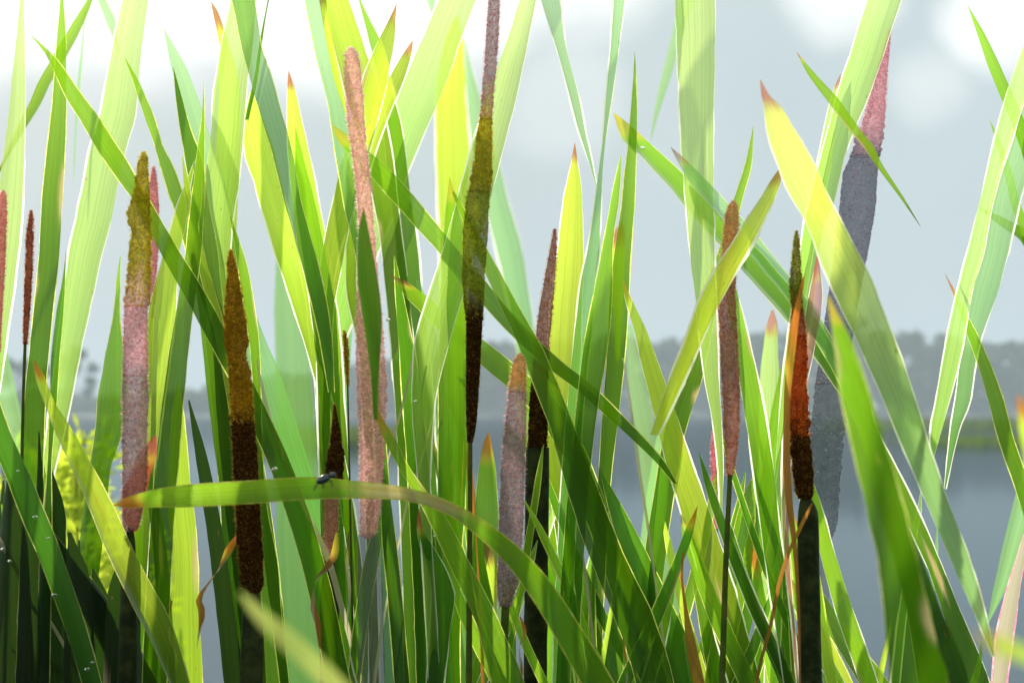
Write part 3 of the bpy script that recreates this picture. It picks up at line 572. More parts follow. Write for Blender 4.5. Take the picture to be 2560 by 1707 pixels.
# dim blades of the tangle at the lower left, and a few at the foot of the picture: nothing tells them apart
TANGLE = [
 [(1180,20,24),(1320,0,60),(1500,-15,70),(1707,-20,75)], [(1160,120,126),(1300,105,165),(1500,90,165),(1707,85,170)], [(1390,300,306),(1480,270,345),(1600,262,352),(1707,258,352)],  # the broad near-black blades are added for the dark gaps between leaves
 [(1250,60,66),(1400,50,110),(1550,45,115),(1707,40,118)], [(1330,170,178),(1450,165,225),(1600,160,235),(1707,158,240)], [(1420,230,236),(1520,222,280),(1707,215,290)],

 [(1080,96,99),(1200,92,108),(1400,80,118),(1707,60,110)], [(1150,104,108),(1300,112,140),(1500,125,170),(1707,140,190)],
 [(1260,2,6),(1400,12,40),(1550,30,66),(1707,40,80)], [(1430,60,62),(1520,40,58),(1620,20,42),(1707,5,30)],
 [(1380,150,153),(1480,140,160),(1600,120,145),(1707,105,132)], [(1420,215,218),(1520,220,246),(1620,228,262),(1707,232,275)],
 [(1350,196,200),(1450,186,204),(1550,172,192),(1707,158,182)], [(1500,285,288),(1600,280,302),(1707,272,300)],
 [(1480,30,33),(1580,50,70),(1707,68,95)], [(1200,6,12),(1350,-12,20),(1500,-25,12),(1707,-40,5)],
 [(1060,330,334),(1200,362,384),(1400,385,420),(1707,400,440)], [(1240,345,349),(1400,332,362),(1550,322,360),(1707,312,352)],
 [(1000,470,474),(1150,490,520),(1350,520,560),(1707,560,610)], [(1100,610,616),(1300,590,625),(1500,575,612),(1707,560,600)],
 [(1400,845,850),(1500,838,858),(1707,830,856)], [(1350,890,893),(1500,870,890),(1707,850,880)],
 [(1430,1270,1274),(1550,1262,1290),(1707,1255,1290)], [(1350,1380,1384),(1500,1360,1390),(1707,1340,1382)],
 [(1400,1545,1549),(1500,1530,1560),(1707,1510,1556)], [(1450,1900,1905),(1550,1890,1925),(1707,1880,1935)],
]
GROUP_L = 'cattail leaves rising from the water'
CLASS = {'A': (1.17, 0.002), 'G': (1.305, 0.0012), 'N': (0.72, 0.022), 'F': (1.36, 0.0016), 'M': (1.47, 0.0026), 'B': (1.63, 0.006), 'D': (1.95, 0.05)}
_cnt = {}
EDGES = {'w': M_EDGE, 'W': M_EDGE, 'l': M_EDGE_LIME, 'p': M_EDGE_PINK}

def wob(seed, t, amp):
    return amp * noise.noise((seed * 3.7, t, seed))

def make_leaf(label, kind, cls, tip, edge, sl, mode='up', group=GROUP_L, name='cattail_leaf', cat='leaf'):
    i = _cnt.get(cls, 0); _cnt[cls] = i + 1
    base, stepd = CLASS[cls]
    d0 = base + stepd * ((i * 7) % 31)
    rnd = random.Random(label + str(sl[0]))
    sl = [tuple(map(float, s)) for s in sl]
    y0, l0, r0 = sl[0]
    if y0 <= 0 and r0 - l0 > 6 and mode not in ('hang',):
        w0 = r0 - l0                                   # the tip lies above the frame
        k = ((sl[1][1] + sl[1][2]) - (l0 + r0)) / 2 / (sl[1][0] - y0)
        ln = 5.0 * w0
        sl.insert(0, (y0 - ln, (l0 + r0) / 2 - k * ln, (l0 + r0) / 2 - k * ln + 1))
    if mode == 'up' and sl[-1][0] < 1900:
        y, l, r = sl[-1]; yp, lp, rp = sl[-2]
        k = ((l + r) - (lp + rp)) / 2 / (y - yp); w = max(r - l, 8)
        c = (l + r) / 2
        while y < 1990:
            k *= 0.80; y += 130; c += k * 130; w = min(w * 1.02, 95)
            sl.append((y, c - w / 2, c + w / 2))
    ys = [s[0] for s in sl]
    n = int(max(14, min(60, (ys[-1] - ys[0]) / 26)))
    t = np.linspace(0, 1, n) ** 1.25
    q = ys[0] + t * (ys[-1] - ys[0])
    q = np.unique(np.concatenate([q, ys]))
    L = pchip(ys, [s[1] for s in sl], q); R = pchip(ys, [s[2] for s in sl], q)
    n = len(q)
    lean = rnd.uniform(-0.05, 0.05); fold = rnd.choice([-1, 1]) * rnd.uniform(0.10, 0.22); skew = rnd.uniform(-0.5, 0.5)
    sd = rnd.uniform(0, 100)
    U = (0.0, 0.14, 0.34, 0.5, 0.66, 0.86, 1.0)
    verts, uvs, wth, sre = [], [], [], []
    sere_on = rnd.random() < 0.45 and kind not in ('pale', 'teal', 'sage', 'glow')
    spots = [(rnd.uniform(ys[0] + 150, max(ys[0] + 300, min(1750, ys[-1]))), rnd.uniform(25, 110), rnd.choice((0.0, 1.0, 0.0, 1.0, 0.5)), rnd.uniform(0.5, 0.95)) for _ in range(rnd.choice((1, 2)))] if sere_on else []
    s = 0.0; prev = None
    tiplen = {'r': 70, 'o': 80, 'y': 70, 'b': 40, None: 1}[tip] * rnd.uniform(0.75, 1.5)
    if mode == 'x' and tip == 'r' and kind == 'green': tiplen = 25
    for j in range(n):
        l, r = L[j], R[j]
        wpx = r - l
        a = wob(sd, q[j] * 0.02, 0.035 * wpx); b = wob(sd + 9, q[j] * 0.02, 0.035 * wpx)
        l += a; r += b
        dd = d0 + lean * d0 * ((q[j] - ys[0]) / 1800.0 - 0.35) * 0.25 + wob(sd + 3, q[j] * 0.003, 0.006)
        w3 = wpx * KPX * dd
        c = P((l + r) / 2, q[j], dd)
        if prev is not None: s += (c - prev).length
        prev = c
        for u in U:
            dep = fold * w3 * (1 - (2 * u - 1) ** 2) + skew * w3 * (u - 0.5) * 0.5
            verts.append(P(l + (r - l) * u, q[j], dd + dep))
            uvs.append((u, s * 1.4 / d0))
            wth.append(max(0.0, 1 - (q[j] - ys[0]) / tiplen) if tip else 0.0)
            sre.append(max([0.0] + [am * math.exp(-((q[j] - yc) / hw) ** 2) * math.exp(-((u - uc) / 0.22) ** 2) for yc, hw, uc, am in spots]))
    if mode != 'hang' and mode != 'x':                  # down to the bed of the pond
        m = len(U)
        rowb = verts[-m:]
        cc = sum(rowb, Vector()) / m
        pc = sum(verts[-2 * m:-m], Vector()) / m
        sl_ = (cc - pc) / max(1e-6, (pc.z - cc.z))
        for zt in (0.25, -0.06):
            hgt = cc.z - zt
            for u_, v in zip(U, rowb):
                verts.append(Vector((v.x + sl_.x * hgt * 0.5, v.y + sl_.y * hgt * 0.3, zt)))
                uvs.append((u_, s + hgt)); wth.append(0.0); sre.append(0.0)
        n += 2
    m = len(U)
    faces = [(j * m + k, j * m + k + 1, (j + 1) * m + k + 1, (j + 1) * m + k) for j in range(n - 1) for k in range(m - 1)]
    o = link(name, verts, faces, leaf_mat(kind, tip), None, uvs, {'withered': wth, 'sere': sre})
    tag(o, label, cat, group)
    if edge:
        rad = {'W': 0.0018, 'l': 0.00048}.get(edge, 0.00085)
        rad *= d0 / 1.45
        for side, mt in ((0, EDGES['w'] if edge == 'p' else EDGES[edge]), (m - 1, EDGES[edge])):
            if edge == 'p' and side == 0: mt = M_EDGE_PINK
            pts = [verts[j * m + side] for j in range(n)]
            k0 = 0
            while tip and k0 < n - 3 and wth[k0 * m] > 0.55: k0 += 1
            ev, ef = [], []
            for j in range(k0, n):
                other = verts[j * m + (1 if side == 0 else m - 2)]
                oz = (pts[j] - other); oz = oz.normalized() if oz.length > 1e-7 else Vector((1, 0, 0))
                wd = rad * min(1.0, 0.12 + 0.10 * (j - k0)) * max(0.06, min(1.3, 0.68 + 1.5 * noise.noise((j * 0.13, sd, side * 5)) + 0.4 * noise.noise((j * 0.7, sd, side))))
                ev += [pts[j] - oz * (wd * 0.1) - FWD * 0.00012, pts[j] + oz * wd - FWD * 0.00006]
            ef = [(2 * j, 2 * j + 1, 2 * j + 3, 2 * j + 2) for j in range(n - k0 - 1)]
            link('leaf_margin', ev, ef, mt, o)  # strip along the blade edge, painted as its rim light
    return o

for row in LEAVES:
    mode = row[6] if len(row) > 6 else 'up'
    thin = row[0].startswith(('upper one of two', 'lower one of two', 'thin whitish stem'))
    make_leaf(*row[:6], mode, name='reed_stem' if thin else 'cattail_leaf', cat='stem' if thin else 'leaf',
              group='thin pale reed stems' if thin else GROUP_L)
for k, sl in enumerate(TANGLE):
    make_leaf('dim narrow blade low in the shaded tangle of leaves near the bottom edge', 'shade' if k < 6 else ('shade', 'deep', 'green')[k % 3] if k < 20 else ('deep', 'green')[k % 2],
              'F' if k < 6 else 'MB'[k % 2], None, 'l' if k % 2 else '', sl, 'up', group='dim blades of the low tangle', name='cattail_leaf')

rc = random.Random(41)
made = 0
while made < 34:
    x0 = rc.uniform(860, 2140); y0 = rc.uniform(1040, 1480)
    k = rc.choice((1, 1, 1, -1)) * rc.uniform(0.12, 0.46); w = rc.uniform(16, 46)
    xe = x0 + k * (1707 - y0)
    if 930 < x0 < 1045 or 900 < xe < 1040 or xe > 2330 or (2070 < x0): continue
    sl = [(y0, x0, x0 + 1)]
    for f in (0.12, 0.35, 0.65, 1.0):
        y = y0 + f * (1707 - y0); xc = x0 + k * (y - y0) * (0.75 + 0.25 * f); ww = w * min(1, 0.42 + 1.1 * f)
        sl.append((y, xc - ww / 2, xc + ww / 2))
    make_leaf('slim slanting blade in the dense low growth between the spikes and the bottom edge', rc.choice(('green', 'deep', 'green', 'mid', 'lime', 'deep')), rc.choice('FMMB'),
              rc.choice((None, None, 'b', 'o')), rc.choice(('l', 'l', 'w')), sl, 'up', group='slim blades of the dense low growth')
    made += 1

# ------------------------------------------------------------------ the arching leaf and other bent blades (centre line + width)
def make_ribbon(label, kind, d0, tip, edge, pts, name='cattail_leaf', cat='leaf', group=GROUP_L, twist=0.0, tiplen=80, blade=0.0, sear=None):
    pts = [tuple(map(float, p)) for p in pts]
    acc = [0.0]
    for a, b in zip(pts, pts[1:]): acc.append(acc[-1] + math.hypot(b[0] - a[0], b[1] - a[1]))
    n = int(max(16, acc[-1] / 22))
    q = np.linspace(0, acc[-1], n)
    X, Y, W = (pchip(acc, [p[k] for p in pts], q) for k in range(3))
    U = (0.0, 0.2, 0.5, 0.8, 1.0)
    verts, uvs, wth, sre = [], [], [], []
    for j in range(n):
        a, b = max(j - 1, 0), min(j + 1, n - 1)
        tx, ty = X[b] - X[a], Y[b] - Y[a]; ln = math.hypot(tx, ty) or 1
        nx, ny = -ty / ln, tx / ln
        if nx < 0 and abs(nx) > 0.9: pass
        ph = twist * j / n
        dd = d0 + wob(d0 * 50, q[j] * 0.004, 0.01) + blade * j / n
        for u in U:
            e = (u - 0.5) * W[j]
            dep = 0.16 * W[j] * KPX * dd * (1 - (2 * u - 1) ** 2) + math.sin(ph) * e * KPX * dd
            verts.append(P(X[j] + nx * e * math.cos(ph), Y[j] + ny * e * math.cos(ph), dd + dep))
            uvs.append((u, q[j] * KPX * dd)); wth.append(max(max(0.0, 1 - q[j] / tiplen) if tip else 0.0, sear[2] * math.exp(-((q[j] - sear[0]) / sear[1]) ** 2) if False else 0.0)); sre.append(sear[2] * math.exp(-((q[j] - sear[0]) / sear[1]) ** 2) if sear else 0.0)
    m = len(U)
    faces = [(j * m + k, j * m + k + 1, (j + 1) * m + k + 1, (j + 1) * m + k) for j in range(n - 1) for k in range(m - 1)]
    o = link(name, verts, faces, leaf_mat(kind, tip), None, uvs, {'withered': wth, 'sere': sre})
    tag(o, label, cat, group)
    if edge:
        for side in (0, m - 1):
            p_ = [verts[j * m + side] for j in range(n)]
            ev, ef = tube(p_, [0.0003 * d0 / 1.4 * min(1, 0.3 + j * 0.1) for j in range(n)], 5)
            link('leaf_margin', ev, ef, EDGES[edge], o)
    return o

make_ribbon('leaf with an orange tip arching level across the spikes then down to the bottom', 'mid', 1.20, 'o', 'l',
            [(284,1263,3),(320,1256,26),(367,1248,38),(430,1242,50),(490,1238,55),(640,1229,56),(783,1220,53),(885,1224,42),(987,1231,33),(1048,1243,29),(1130,1274,30),(1191,1312,37),(1280,1387,50),(1350,1470,60),(1420,1580,66),(1490,1700,72),(1560,1840,72),(1600,2000,70)], tiplen=90, sear=(745, 150, 1.0))
make_ribbon('blurred pale yellow blade slanting down right of the black stalk at the bottom', 'straw', 0.56, None, '',
            [(600,1480,6),(655,1542,40),(720,1600,54),(780,1655,56),(840,1715,54),(920,1800,50)])
make_ribbon('curled rusty dead leaf hanging by the golden brown spike', 'brown', 1.33, 'o', '',
            [(592,1340,6),(572,1375,24),(545,1425,20),(518,1462,10),(497,1500,16),(505,1530,18),(500,1570,10),(490,1625,3)], name='withered_leaf', twist=5.0)
make_ribbon('twisted yellow brown dead leaf beside the dark stalk left of the pink spike', 'brown', 1.34, 'y', '',
            [(842,1330,5),(838,1380,22),(815,1420,26),(790,1450,20),(782,1510,26),(795,1560,16),(800,1620,5)], name='withered_leaf', twist=3.5)
make_ribbon('long rusty strand of dead leaf crossing the black stalk', 'brown', 1.32, None, '',
            [(2030,1258,5),(2005,1310,10),(1970,1385,9),(1945,1470,10),(1925,1570,9),(1900,1660,8),(1885,1740,6)], name='withered_leaf')
make_ribbon('blurred yellow sprig of leaf at the lower right edge', 'lime', 0.42, 'y', '',
            [(2440,1580,6),(2475,1600,30),(2520,1620,44),(2570,1640,36),(2640,1670,30)])
make_ribbon('shrivelled brown strip hanging against the dark leaf near the bottom right', 'brown', 1.31, None, '',
            [(2368,1560,4),(2372,1590,12),(2366,1640,10),(2362,1700,8),(2360,1760,6)], name='withered_leaf', twist=4)
make_ribbon('shrivelled dead strip standing between leaves at the bottom edge', 'brown', 1.31, None, '',
            [(1558,1590,3),(1562,1630,8),(1568,1670,12),(1564,1740,8)], name='withered_leaf', twist=3)
make_ribbon('yellow streaked dead leaf strip left of the grey brown spike', 'lime', 1.345, 'b', '',
            [(1212,1350,8),(1222,1390,26),(1232,1430,30),(1236,1480,20),(1240,1530,6)], name='withered_leaf', twist=1.0)

# ------------------------------------------------------------------ cattail spikes
HEADC = {   # mean colour, see-through share
 'olive': ((0.58, 0.54, 0.02), 0.32), 'mauve': ((0.84, 0.50, 0.56), 0.50), 'gold': ((0.56, 0.37, 0.012), 0.14),
 'brown': ((0.10, 0.042, 0.005), 0.03), 'pink': ((1.0, 0.64, 0.62), 0.60), 'grey': ((0.42, 0.37, 0.39), 0.50),
 'slate': ((0.13, 0.15, 0.20), 0.55), 'tan': ((0.84, 0.50, 0.24), 0.42), 'rust': ((0.50, 0.13, 0.015), 0.28),
 'dusk': ((0.56, 0.33, 0.28), 0.42), 'rose': ((0.95, 0.38, 0.43), 0.48), 'moss': ((0.36, 0.40, 0.02), 0.42),
 'umber': ((0.50, 0.20, 0.10), 0.25), 'ghost': ((0.16, 0.19, 0.22), 0.70),
}
FUZZC = dict(olive=(0.75, 0.62, 0.06), mauve=(0.92, 0.62, 0.68), gold=(0.80, 0.56, 0.06), brown=(0.34, 0.19, 0.03), pink=(0.98, 0.76, 0.72), grey=(0.80, 0.52, 0.52), slate=(0.75, 0.45, 0.58), tan=(0.95, 0.66, 0.38), rust=(0.90, 0.30, 0.04), dusk=(0.75, 0.38, 0.24), rose=(0.95, 0.55, 0.58), moss=(0.55, 0.50, 0.06), umber=(0.70, 0.32, 0.16), ghost=(0.5, 0.5, 0.55))
def head_material():
    m, x, out = new_mat('seed_fluff')
    at = x.n('ShaderNodeAttribute'); at.attribute_name = 'fluff'
    sh = x.n('ShaderNodeAttribute'); sh.attribute_name = 'sheer'
    tc = x.n('ShaderNodeTexCoord').outputs['Object']
    n1 = x.step(x.noise(tc, 420, 4.0, 0.7), 0.34, 0.68)
    n2 = x.step(x.noise(tc, 120, 3.0, 0.6), 0.35, 0.7)
    c = x.mix(n1, x.mix(1.0, at.outputs['Color'], (0.60, 0.55, 0.53, 1), 'MULTIPLY'), x.mix(1.0, at.outputs['Color'], (1.40, 1.38, 1.30, 1), 'MULTIPLY'))
    c = x.mix(x.m('MULTIPLY', n2, 0.35), c, x.mix(1.0, at.outputs['Color'], (0.60, 0.55, 0.55, 1), 'MULTIPLY'))
    df = x.n('ShaderNodeBsdfDiffuse'); x.put(df.inputs[0], c)
    tr = x.n('ShaderNodeBsdfTranslucent'); x.put(tr.inputs[0], c)
    bp = x.n('ShaderNodeBump'); bp.inputs['Strength'].default_value = 0.9; bp.inputs['Distance'].default_value = 0.0012
    x.put(bp.inputs['Height'], n1); x.t.links.new(bp.outputs[0], df.inputs['Normal']); x.t.links.new(bp.outputs[0], tr.inputs['Normal'])
    mx = x.n('ShaderNodeMixShader'); mx.inputs[0].default_value = 0.78
    x.t.links.new(df.outputs[0], mx.inputs[1]); x.t.links.new(tr.outputs[0], mx.inputs[2])
    tb = x.n('ShaderNodeBsdfTransparent')
    x.put(tb.inputs[0], x.mix(0.55, (1, 1, 1, 1), x.mix(0.5, at.outputs['Color'], (1, 1, 1, 1))))
    m2 = x.n('ShaderNodeMixShader'); x.t.links.new(sh.outputs['Fac'], m2.inputs[0])
    x.t.links.new(mx.outputs[0], m2.inputs[1]); x.t.links.new(tb.outputs[0], m2.inputs[2])
    x.t.links.new(m2.outputs[0], out.inputs[0])
    return m
M_HEAD = head_material()
M_FUZZ = {k: simple_mat('fuzz_' + k, c, 0.7, 0.85, 0.0) for k, c in FUZZC.items()}

def spike_part(name, mk, pts, d, parent, rough=0.10, fuzz=1.0, seed=1, mk2=None, caps=(True, True)):
    rnd = random.Random(seed)
    pts = [tuple(map(float, p)) for p in pts]
    ys = [p[1] for p in pts]
    n = int(max(24, (ys[-1] - ys[0]) / 3.2))
    q = np.linspace(ys[0], ys[-1], n)
    X = pchip(ys, [p[0] for p in pts], q); W = pchip(ys, [p[2] for p in pts], q)
    seg = 30
    verts, faces = [], []
    cs = []
    for j in range(n):
        r = max(W[j] * 0.88, 1.0) / 2 * KPX * d
        c = P(X[j], q[j], d)
        cs.append((c, r))
        for s in range(seg):
            an = 2 * math.pi * s / seg
            dirv = Vector((math.cos(an), math.sin(an), 0))
            p3 = c + dirv * r
            k = 1 + rough * (noise.noise(p3 * 260 + Vector((seed, 0, 0))) * 1.5 + noise.noise(p3 * 620) * 1.6 + abs(noise.noise(p3 * 1100)) * 0.8) + rough * 0.6 * noise.noise(Vector((seed * 7, q[j] * 0.011, math.cos(an))))
            verts.append(c + dirv * (r * k))
    for j in range(n - 1):
        for s in range(seg):
            s2 = (s + 1) % seg
            faces.append((j * seg + s, j * seg + s2, (j + 1) * seg + s2, (j + 1) * seg + s))
    if caps[0]: faces.append(tuple(range(seg))[::-1])
    if caps[1]: faces.append(tuple((n - 1) * seg + s for s in range(seg)))
    o = link(name, verts, faces, M_HEAD, parent)
    c0, s0 = HEADC[mk]; c1, s1 = HEADC[mk2 or mk]
    ca = np.zeros((n * seg, 4), dtype=np.float32); sa = np.zeros(n * seg, dtype=np.float32)
    for j in range(n):
        for s in range(seg):
            f_ = (j / (n - 1) - 0.72) / 0.28 + (0.9 if mk in ('rust', 'gold', 'olive') else 0.45) * noise.noise((j * 0.035, math.cos(2 * math.pi * s / seg) * 1.8, seed + math.sin(2 * math.pi * s / seg) * 1.8)) * (1 if mk2 else 0)
            if mk2: f_ = max(f_, (j / (n - 1) - 0.86) / 0.13)
            f_ = min(1, max(0, f_))
            ca[j * seg + s] = (*[a_ * (1 - f_) + b_ * f_ for a_, b_ in zip(c0, c1)], 1)
            sa[j * seg + s] = s0 * (1 - f_) + s1 * f_
    at = o.data.attributes.new('fluff', 'FLOAT_COLOR', 'POINT'); at.data.foreach_set('color', ca.ravel())
    at = o.data.attributes.new('sheer', 'FLOAT', 'POINT'); at.data.foreach_set('value', sa)
    # bristles: thousands of single hairs, a furry coat nobody could count
    hv, hf = [], []
    cnt = int(fuzz * (ys[-1] - ys[0]) * 8)
    for _ in range(cnt):
        j = rnd.randrange(n); c, r = cs[j]
        an = rnd.uniform(0, 2 * math.pi)
        dv = Vector((math.cos(an), math.sin(an), rnd.uniform(-0.4, 0.9))).normalized()
        a = c + Vector((math.cos(an), math.sin(an), 0)) * (r * 0.93)
        ln = rnd.uniform(0.0006, 0.0026) * (0.5 + 0.5 * min(1, r / 0.004))
        sv = Vector((-math.sin(an), math.cos(an), rnd.uniform(-.5, .5))) * rnd.uniform(0.00016, 0.00055)
        b0 = len(hv)
        hv += [a - sv, a + sv, a + dv * ln]
        hf.append((b0, b0 + 1, b0 + 2))
    if hf:
        f = link('bristles', hv, hf, M_FUZZ[mk], o, smooth=False)
        f['kind'] = 'stuff'
    return o

def make_spike(label, d, parts, stalk=None, seed=1):
    b = (stalk[1][-1] if stalk else parts[-1][2][-1])
    root = bpy.data.objects.new('cattail_spike', None); col.objects.link(root)
    root.empty_display_size = 0.02
    tag(root, label, 'cattail', 'cattail spikes among the leaves')
    for k, (nm, mk, pts, *rest) in enumerate(parts):
        rg, fz = rest[:2] if rest else (0.10, 1.0)
        nxt = parts[k + 1][1] if k + 1 < len(parts) and parts[k + 1][1] != mk and mk not in ('brown',) else None
        spike_part(nm, mk, pts, d, root, rg, fz, seed * 10, nxt, (k == 0, k == len(parts) - 1))
    if stalk:
        mt, pts = stalk
        pts = [tuple(map(float, p)) for p in pts]
        ys = [p[1] for p in pts]
        q = np.linspace(ys[0], ys[-1], 30)
        X = pchip(ys, [p[0] for p in pts], q); W = pchip(ys, [p[2] for p in pts], q)
        cl = [P(a, y, d) for a, y in zip(X, q)]
        rr = [w_ / 2 * KPX * d * (1 + 0.05 * noise.noise((i * 0.4, seed, 0))) for i, w_ in enumerate(W)]
        if ys[-1] > 1650:
            e = cl[-1]; cl += [Vector((e.x, e.y, 0.25)), Vector((e.x, e.y, -0.05))]; rr += [rr[-1], rr[-1]]
        v, f = tube(cl, rr, 14)
        link('stalk', v, f, mt, root)
    return root

make_spike('long split spike on the left, olive fluffed top over a greyish pink body', 1.335, [
   ('upper_spike', 'olive', [(360,380,4),(358,395,22),(355,450,34),(352,500,48),(346,545,60),(352,580,50),(350,640,56),(346,700,64),(342,766,66)], 0.20, 1.2),
   ('seed_head', 'mauve', [(341,764,64),(338,860,66),(338,940,68)], 0.08, 1.3),
   ('seed_head', 'grey', [(338,938,68),(338,1000,70),(337,1100,68),(336,1180,66),(332,1260,54),(326,1318,44),(324,1330,16)], 0.08, 1.3)],
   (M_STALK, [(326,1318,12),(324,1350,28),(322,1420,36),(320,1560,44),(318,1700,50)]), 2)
make_spike('slim pinkish spike half hidden behind the olive top of the split spike', 1.52, [
   ('upper_spike', 'rose', [(384,418,6),(384,450,18),(384,520,28),(382,600,30),(380,680,26),(378,760,20)])],
   (M_STALK_G, [(378,755,12),(372,1000,12),(366,1300,14),(360,1700,16)]), 3)
make_spike('golden brown spike with a dark blunt foot, sharpest in the picture', 1.33, [
   ('upper_spike', 'gold', [(577,626,4),(578,650,18),(582,690,30),(585,740,44),(588,800,58),(592,850,60),(592,885,46)], 0.16, 1.6),
   ('seed_head', 'gold', [(592,883,46),(598,930,58),(603,1000,62),(607,1060,64)], 0.12, 1.8),
   ('seed_head', 'brown', [(607,1058,64),(612,1130,68),(617,1220,68),(622,1320,68),(627,1400,66),(630,1455,62),(632,1478,40),(633,1486,8)], 0.07, 1.6)],
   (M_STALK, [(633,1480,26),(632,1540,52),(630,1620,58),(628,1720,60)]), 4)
make_spike('tall pale pink spike, soft and furry, left of the widest slanting leaf', 1.338, [
   ('upper_spike', 'pink', [(877,120,8),(878,135,34),(881,180,44),(886,250,46),(891,320,44),(899,380,40),(906,440,40),(912,520,40),(918,600,42)], 0.12, 1.2),
   ('seed_head', 'pink', [(917,598,44),(920,700,56),(924,800,70),(927,900,80),(930,965,82)], 0.08, 1.2),
   ('seed_head', 'pink', [(930,963,80),(930,1060,74),(928,1180,62),(924,1280,54),(920,1335,40),(919,1345,10)], 0.10, 1.0)],
   (M_STALK_GREY, [(920,1335,50),(925,1450,62),(930,1707,66)]), 5)
make_spike('long spike reaching the top edge, grey above and dark olive below', 1.342, [
   ('upper_spike', 'grey', [(1238,-80,22),(1235,0,30),(1231,80,34),(1226,160,34),(1220,230,32),(1214,300,34)], 0.10, 1.0),
   ('upper_spike', 'olive', [(1214,298,34),(1210,360,44),(1205,430,52),(1198,480,58)], 0.14, 1.2),
   ('seed_head', 'moss', [(1197,478,64),(1190,560,68),(1186,640,66),(1184,720,60),(1186,800,50)], 0.06, 0.6),
   ('seed_head', 'brown', [(1186,798,46),(1184,880,42),(1181,980,36),(1178,1060,28),(1175,1106,16)], 0.04, 0.4)],
   (M_STALK_G, [(1176,1104,10),(1174,1400,14),(1172,1707,16)]), 6)
make_spike('small dusky spike left of the brown dagger leaf on a jointed dark stalk', 1.48, [
   ('upper_spike', 'dusk', [(1387,573,3),(1385,600,12),(1380,650,22),(1373,710,30),(1364,780,36),(1355,860,40),(1350,950,44)], 0.10, 1.0),
   ('seed_head', 'brown', [(1349,948,46),(1345,1030,52),(1344,1115,54),(1344,1122,30)], 0.08, 0.8)],
   (M_STALK, [(1344,1118,58),(1343,1200,60),(1341,1400,60),(1338,1720,58)]), 7)
make_spike('rounded grey brown spike in the lower middle left of the jointed stalk', 1.346, [
   ('seed_head', 'tan', [(1300,884,6),(1299,896,26),(1297,930,40),(1293,980,50)], 0.08, 1.0),
   ('seed_head', 'grey', [(1293,978,50),(1289,1060,58),(1283,1160,64),(1279,1260,66),(1274,1380,64),(1267,1470,54),(1264,1515,30)], 0.07, 1.2)],
   (M_STALK_G, [(1264,1510,20),(1260,1600,20),(1256,1720,20)]), 8)
make_spike('tan spike behind the bright yellow leaf on the right', 1.345, [
   ('upper_spike', 'tan', [(1834,503,6),(1832,518,26),(1829,560,40),(1823,640,42),(1817,720,44)], 0.14, 1.0),
   ('seed_head', 'dusk', [(1817,718,46),(1819,800,48),(1824,900,48),(1828,1000,46),(1828,1100,38),(1825,1190,16)], 0.08, 1.0)],
   (M_STALK_G, [(1825,1185,12),(1815,1400,14),(1805,1707,16)]), 9)
make_spike('short dusty pink spike beside the tip of the wide hanging leaf', 1.54, [
   ('seed_head', 'rose', [(1783,1080,4),(1785,1100,14),(1788,1160,24),(1790,1250,24),(1790,1310,14),(1790,1325,4)], 0.10, 1.0)],
   (M_STALK_G, [(1790,1320,8),(1786,1450,9),(1780,1707,10)]), 10)
make_spike('tallest spike on the right, furry mauve top over a smooth slate blue body', 1.58, [
   ('upper_spike', 'mauve', [(2226,72,4),(2216,120,16),(2205,180,28),(2195,240,44),(2184,300,58),(2170,360,72),(2163,392,78)], 0.14, 1.4),
   ('seed_head', 'slate', [(2162,390,80),(2150,440,98),(2143,520,102),(2132,600,98),(2120,680,92),(2106,760,88),(2090,870,86),(2078,960,90)], 0.02, 0.35),
   ('seed_head', 'ghost', [(2078,958,90),(2070,1060,92),(2064,1150,88),(2062,1230,80),(2064,1300,66),(2066,1345,30),(2066,1352,8)], 0.08, 0.2)],
   (M_STALK_GREY, [(2064,1345,24),(2060,1500,24),(2056,1707,26)]), 11)
make_spike('rust red spike with a ragged tip on a black stalk at the right', 1.34, [
   ('upper_spike', 'moss', [(1991,578,3),(1991,600,12),(1990,660,22),(1989,720,30),(1994,780,30)], 0.30, 1.6),
   ('seed_head', 'umber', [(1994,778,30),(1996,840,40)], 0.20, 1.6),
   ('seed_head', 'rust', [(1996,838,40),(1997,900,44),(1996,960,44),(1997,1040,48),(1999,1092,52)], 0.22, 2.0),
   ('seed_head', 'brown', [(1999,1088,56),(2005,1160,58),(2010,1220,52),(2013,1246,34),(2014,1252,8)], 0.10, 1.3)],
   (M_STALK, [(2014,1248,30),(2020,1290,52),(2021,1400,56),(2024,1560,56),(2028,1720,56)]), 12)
make_spike('thin rusty spike standing between the two leaves at the far left', 1.47, [
   ('upper_spike', 'umber', [(78,527,3),(77,550,12),(75,590,18),(73,650,18),(70,720,17),(66,800,14),(63,860,10)], 0.25, 1.8)],
   (M_STALK_G, [(63,855,8),(58,1000,8),(50,1400,10),(45,1707,12)]), 13)
make_spike('pink spike cut by the left edge of the picture', 1.471, [
   ('upper_spike', 'rose', [(8,476,3),(7,490,18),(5,540,26),(2,640,26),(-2,760,18),(-4,880,10)], 0.12, 1.2)],
   (M_STALK_G, [(-4,875,8),(-12,1100,8),(-24,1500,10),(-30,1707,10)]), 14)
make_spike('brown and gold withered spike below the dark beetle', 1.42, [
   ('upper_spike', 'brown', [(836,1010,3),(838,1050,16),(840,1100,32),(838,1150,46),(834,1200,50)], 0.16, 1.0),
   ('seed_head', 'dusk', [(834,1198,44),(829,1260,36),(828,1330,36),(824,1400,24),(822,1420,8)], 0.10, 0.8)],
   (M_STALK, [(824,1400,26),(824,1500,48),(822,1720,46)]), 15)
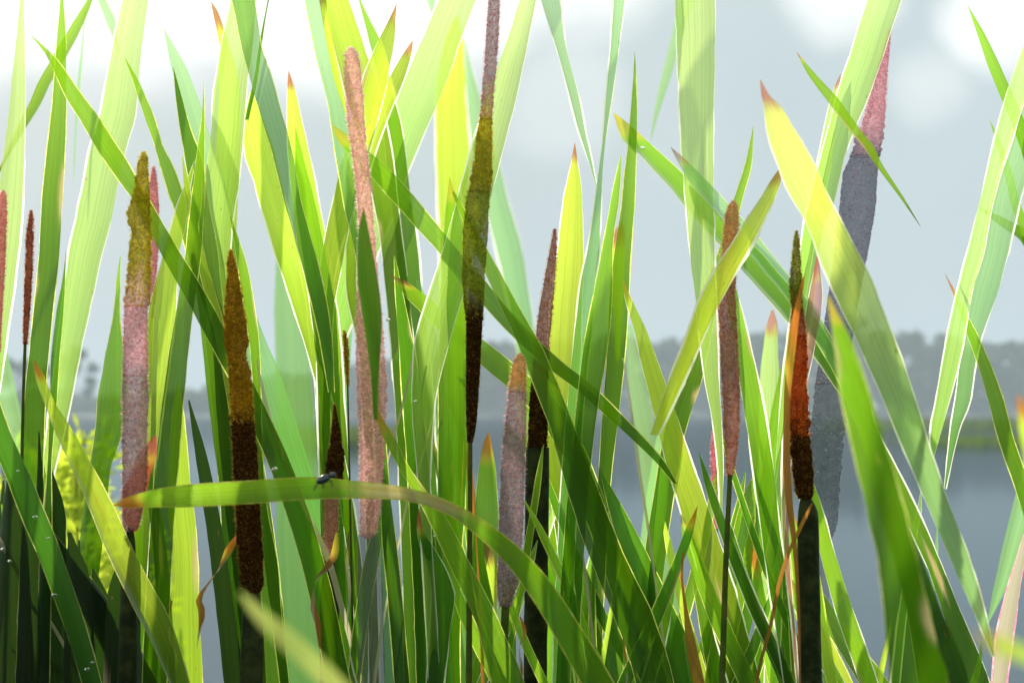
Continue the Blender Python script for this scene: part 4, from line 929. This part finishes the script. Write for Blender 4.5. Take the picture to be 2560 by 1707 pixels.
make_spike('tiny thin brown spike left of the furry pink body', 1.41, [
   ('upper_spike', 'gold', [(861,828,3),(863,845,10),(866,880,12),(868,930,8),(870,965,3)], 0.2, 1.5)],
   (M_STALK_G, [(869,955,4),(874,1200,5),(880,1500,6),(885,1707,6)]), 16)

# ------------------------------------------------------------------ beetle and dew
def blob(name, c, rx, ry, rz, mat, parent=None, seg=14, rings=9, rot=0.0, bump=0.0):
    vs, fs = [], []
    for i in range(rings + 1):
        th = math.pi * i / rings
        for s in range(seg):
            ph = 2 * math.pi * s / seg
            x, y, z = math.cos(th) * rx, math.sin(th) * math.cos(ph) * ry, math.sin(th) * math.sin(ph) * rz
            k = 1 + bump * noise.noise((x * 900, y * 900, z * 900))
            x, y, z = x * k, y * k, z * k
            vs.append(Vector((x * math.cos(rot) - z * math.sin(rot), y, x * math.sin(rot) + z * math.cos(rot))) + c)
    for i in range(rings):
        for s in range(seg):
            s2 = (s + 1) % seg
            fs.append((i * seg + s, i * seg + s2, (i + 1) * seg + s2, (i + 1) * seg + s))
    return link(name, vs, fs, mat, parent)

M_SHELL = simple_mat('beetle_shell', (0.012, 0.035, 0.03), 0.22, 0, 0, (1, 1, 1), 700, (0.004, 0.008, 0.006), 0.1, 0.7)
M_LEGB = simple_mat('beetle_leg', (0.02, 0.015, 0.01), 0.4)
dB = 1.165
cB = P(808, 1198, dB)
bt = bpy.data.objects.new('beetle', None); col.objects.link(bt); bt.empty_display_size = 0.01
tag(bt, 'dark shiny beetle sitting on the arching leaf', 'beetle')
rb = math.radians(24)
u1 = Vector((math.cos(rb), 0, math.sin(rb)))
blob('body', cB, 0.0031, 0.0019, 0.0018, M_SHELL, bt, rot=rb)
blob('head', cB + u1 * 0.0043, 0.0014, 0.0013, 0.0013, M_SHELL, bt, rot=rb)
for k, s in enumerate((-0.0022, 0.0, 0.0022)):
    for sg in (-1, 1):
        a = cB + u1 * s + Vector((0, 0.0012 * sg, -0.0010)); b = a + Vector((s * 0.5, 0.0020 * sg, -0.0006)); c_ = b + Vector((s * 0.35, 0.0004 * sg, -0.0022))
        v, f = tube([a, b, c_], [0.00025, 0.0002, 0.00012], 6); link('leg', v, f, M_LEGB, bt)
for sg in (-1, 1):
    a = cB + u1 * 0.0054; v, f = tube([a, a + u1 * 0.0018 + Vector((0, 0.001 * sg, 0.0008))], [0.00012, 0.00007], 5); link('antenna', v, f, M_LEGB, bt)

m, x, out = new_mat('dew')
gb = x.n('ShaderNodeBsdfGlass'); gb.inputs['IOR'].default_value = 1.33; gb.inputs['Roughness'].default_value = 0.02
x.t.links.new(gb.outputs[0], out.inputs[0]); M_DEW = m
drop0 = None
for k, (px, py, r) in enumerate([(88,1292,.0012),(120,1345,.0009),(136,1487,.0013),(218,1672,.0013),(232,1655,.0009),(44,1177,.0008),(6,1372,.001),(24,1402,.001),(686,1173,.0016),(970,799,.0012),(1038,1003,.0009),(1088,1340,.0009),(872,1420,.0008),(1607,370,.0012)]):
    c = P(px, py, 1.298)
    if drop0 is None:
        o = blob('dewdrop', Vector((0, 0, 0)), 1, 0.8, 1, M_DEW, None, 12, 8); drop0 = o
    else:
        o = drop0.copy(); col.objects.link(o)
    o.location = c; o.scale = (r * 0.95, r * 0.55, r * 0.6); o.rotation_euler = (0, random.uniform(-0.4, 0.4), 0)
    tag(o, 'small clear dewdrop clinging to a green leaf', 'dewdrop', 'dewdrops on the leaves')

make_ribbon('rusty orange dead leaf clinging along the left of the rust red spike', 'brown', 1.315, 'o', '',
            [(2010,690,3),(1992,780,16),(1978,880,22),(1968,1000,18),(1966,1120,20),(1972,1240,22),(1988,1380,16),(1996,1520,14),(2000,1720,14)], name='withered_leaf', twist=1.2, tiplen=320)
make_ribbon('folded tan dead leaf lying behind the curled rusty one at the lower left', 'dry', 1.42, 'b', '',
            [(430,1500,4),(415,1560,16),(440,1620,20),(470,1690,16),(480,1760,12)], name='withered_leaf', twist=2.0)
make_ribbon('broken brown dead blade leaning across the shaded lower left corner', 'brown', 1.40, 'b', '',
            [(20,1590,3),(60,1620,14),(120,1655,16),(190,1700,14),(230,1740,10)], name='withered_leaf', twist=1.5)
make_ribbon('narrow tan dead strip hanging low beside the grey stalk of the pink spike', 'dry', 1.325, 'b', '',
            [(872,1330,3),(868,1400,9),(874,1480,12),(868,1560,10),(880,1660,11),(900,1730,9)], name='withered_leaf', twist=2.5)
make_ribbon('small brown dead curl low at the right of the rounded grey brown spike', 'brown', 1.33, 'o', '',
            [(1300,1540,3),(1312,1580,12),(1298,1620,14),(1304,1680,8),(1296,1730,4)], name='withered_leaf', twist=4.0)
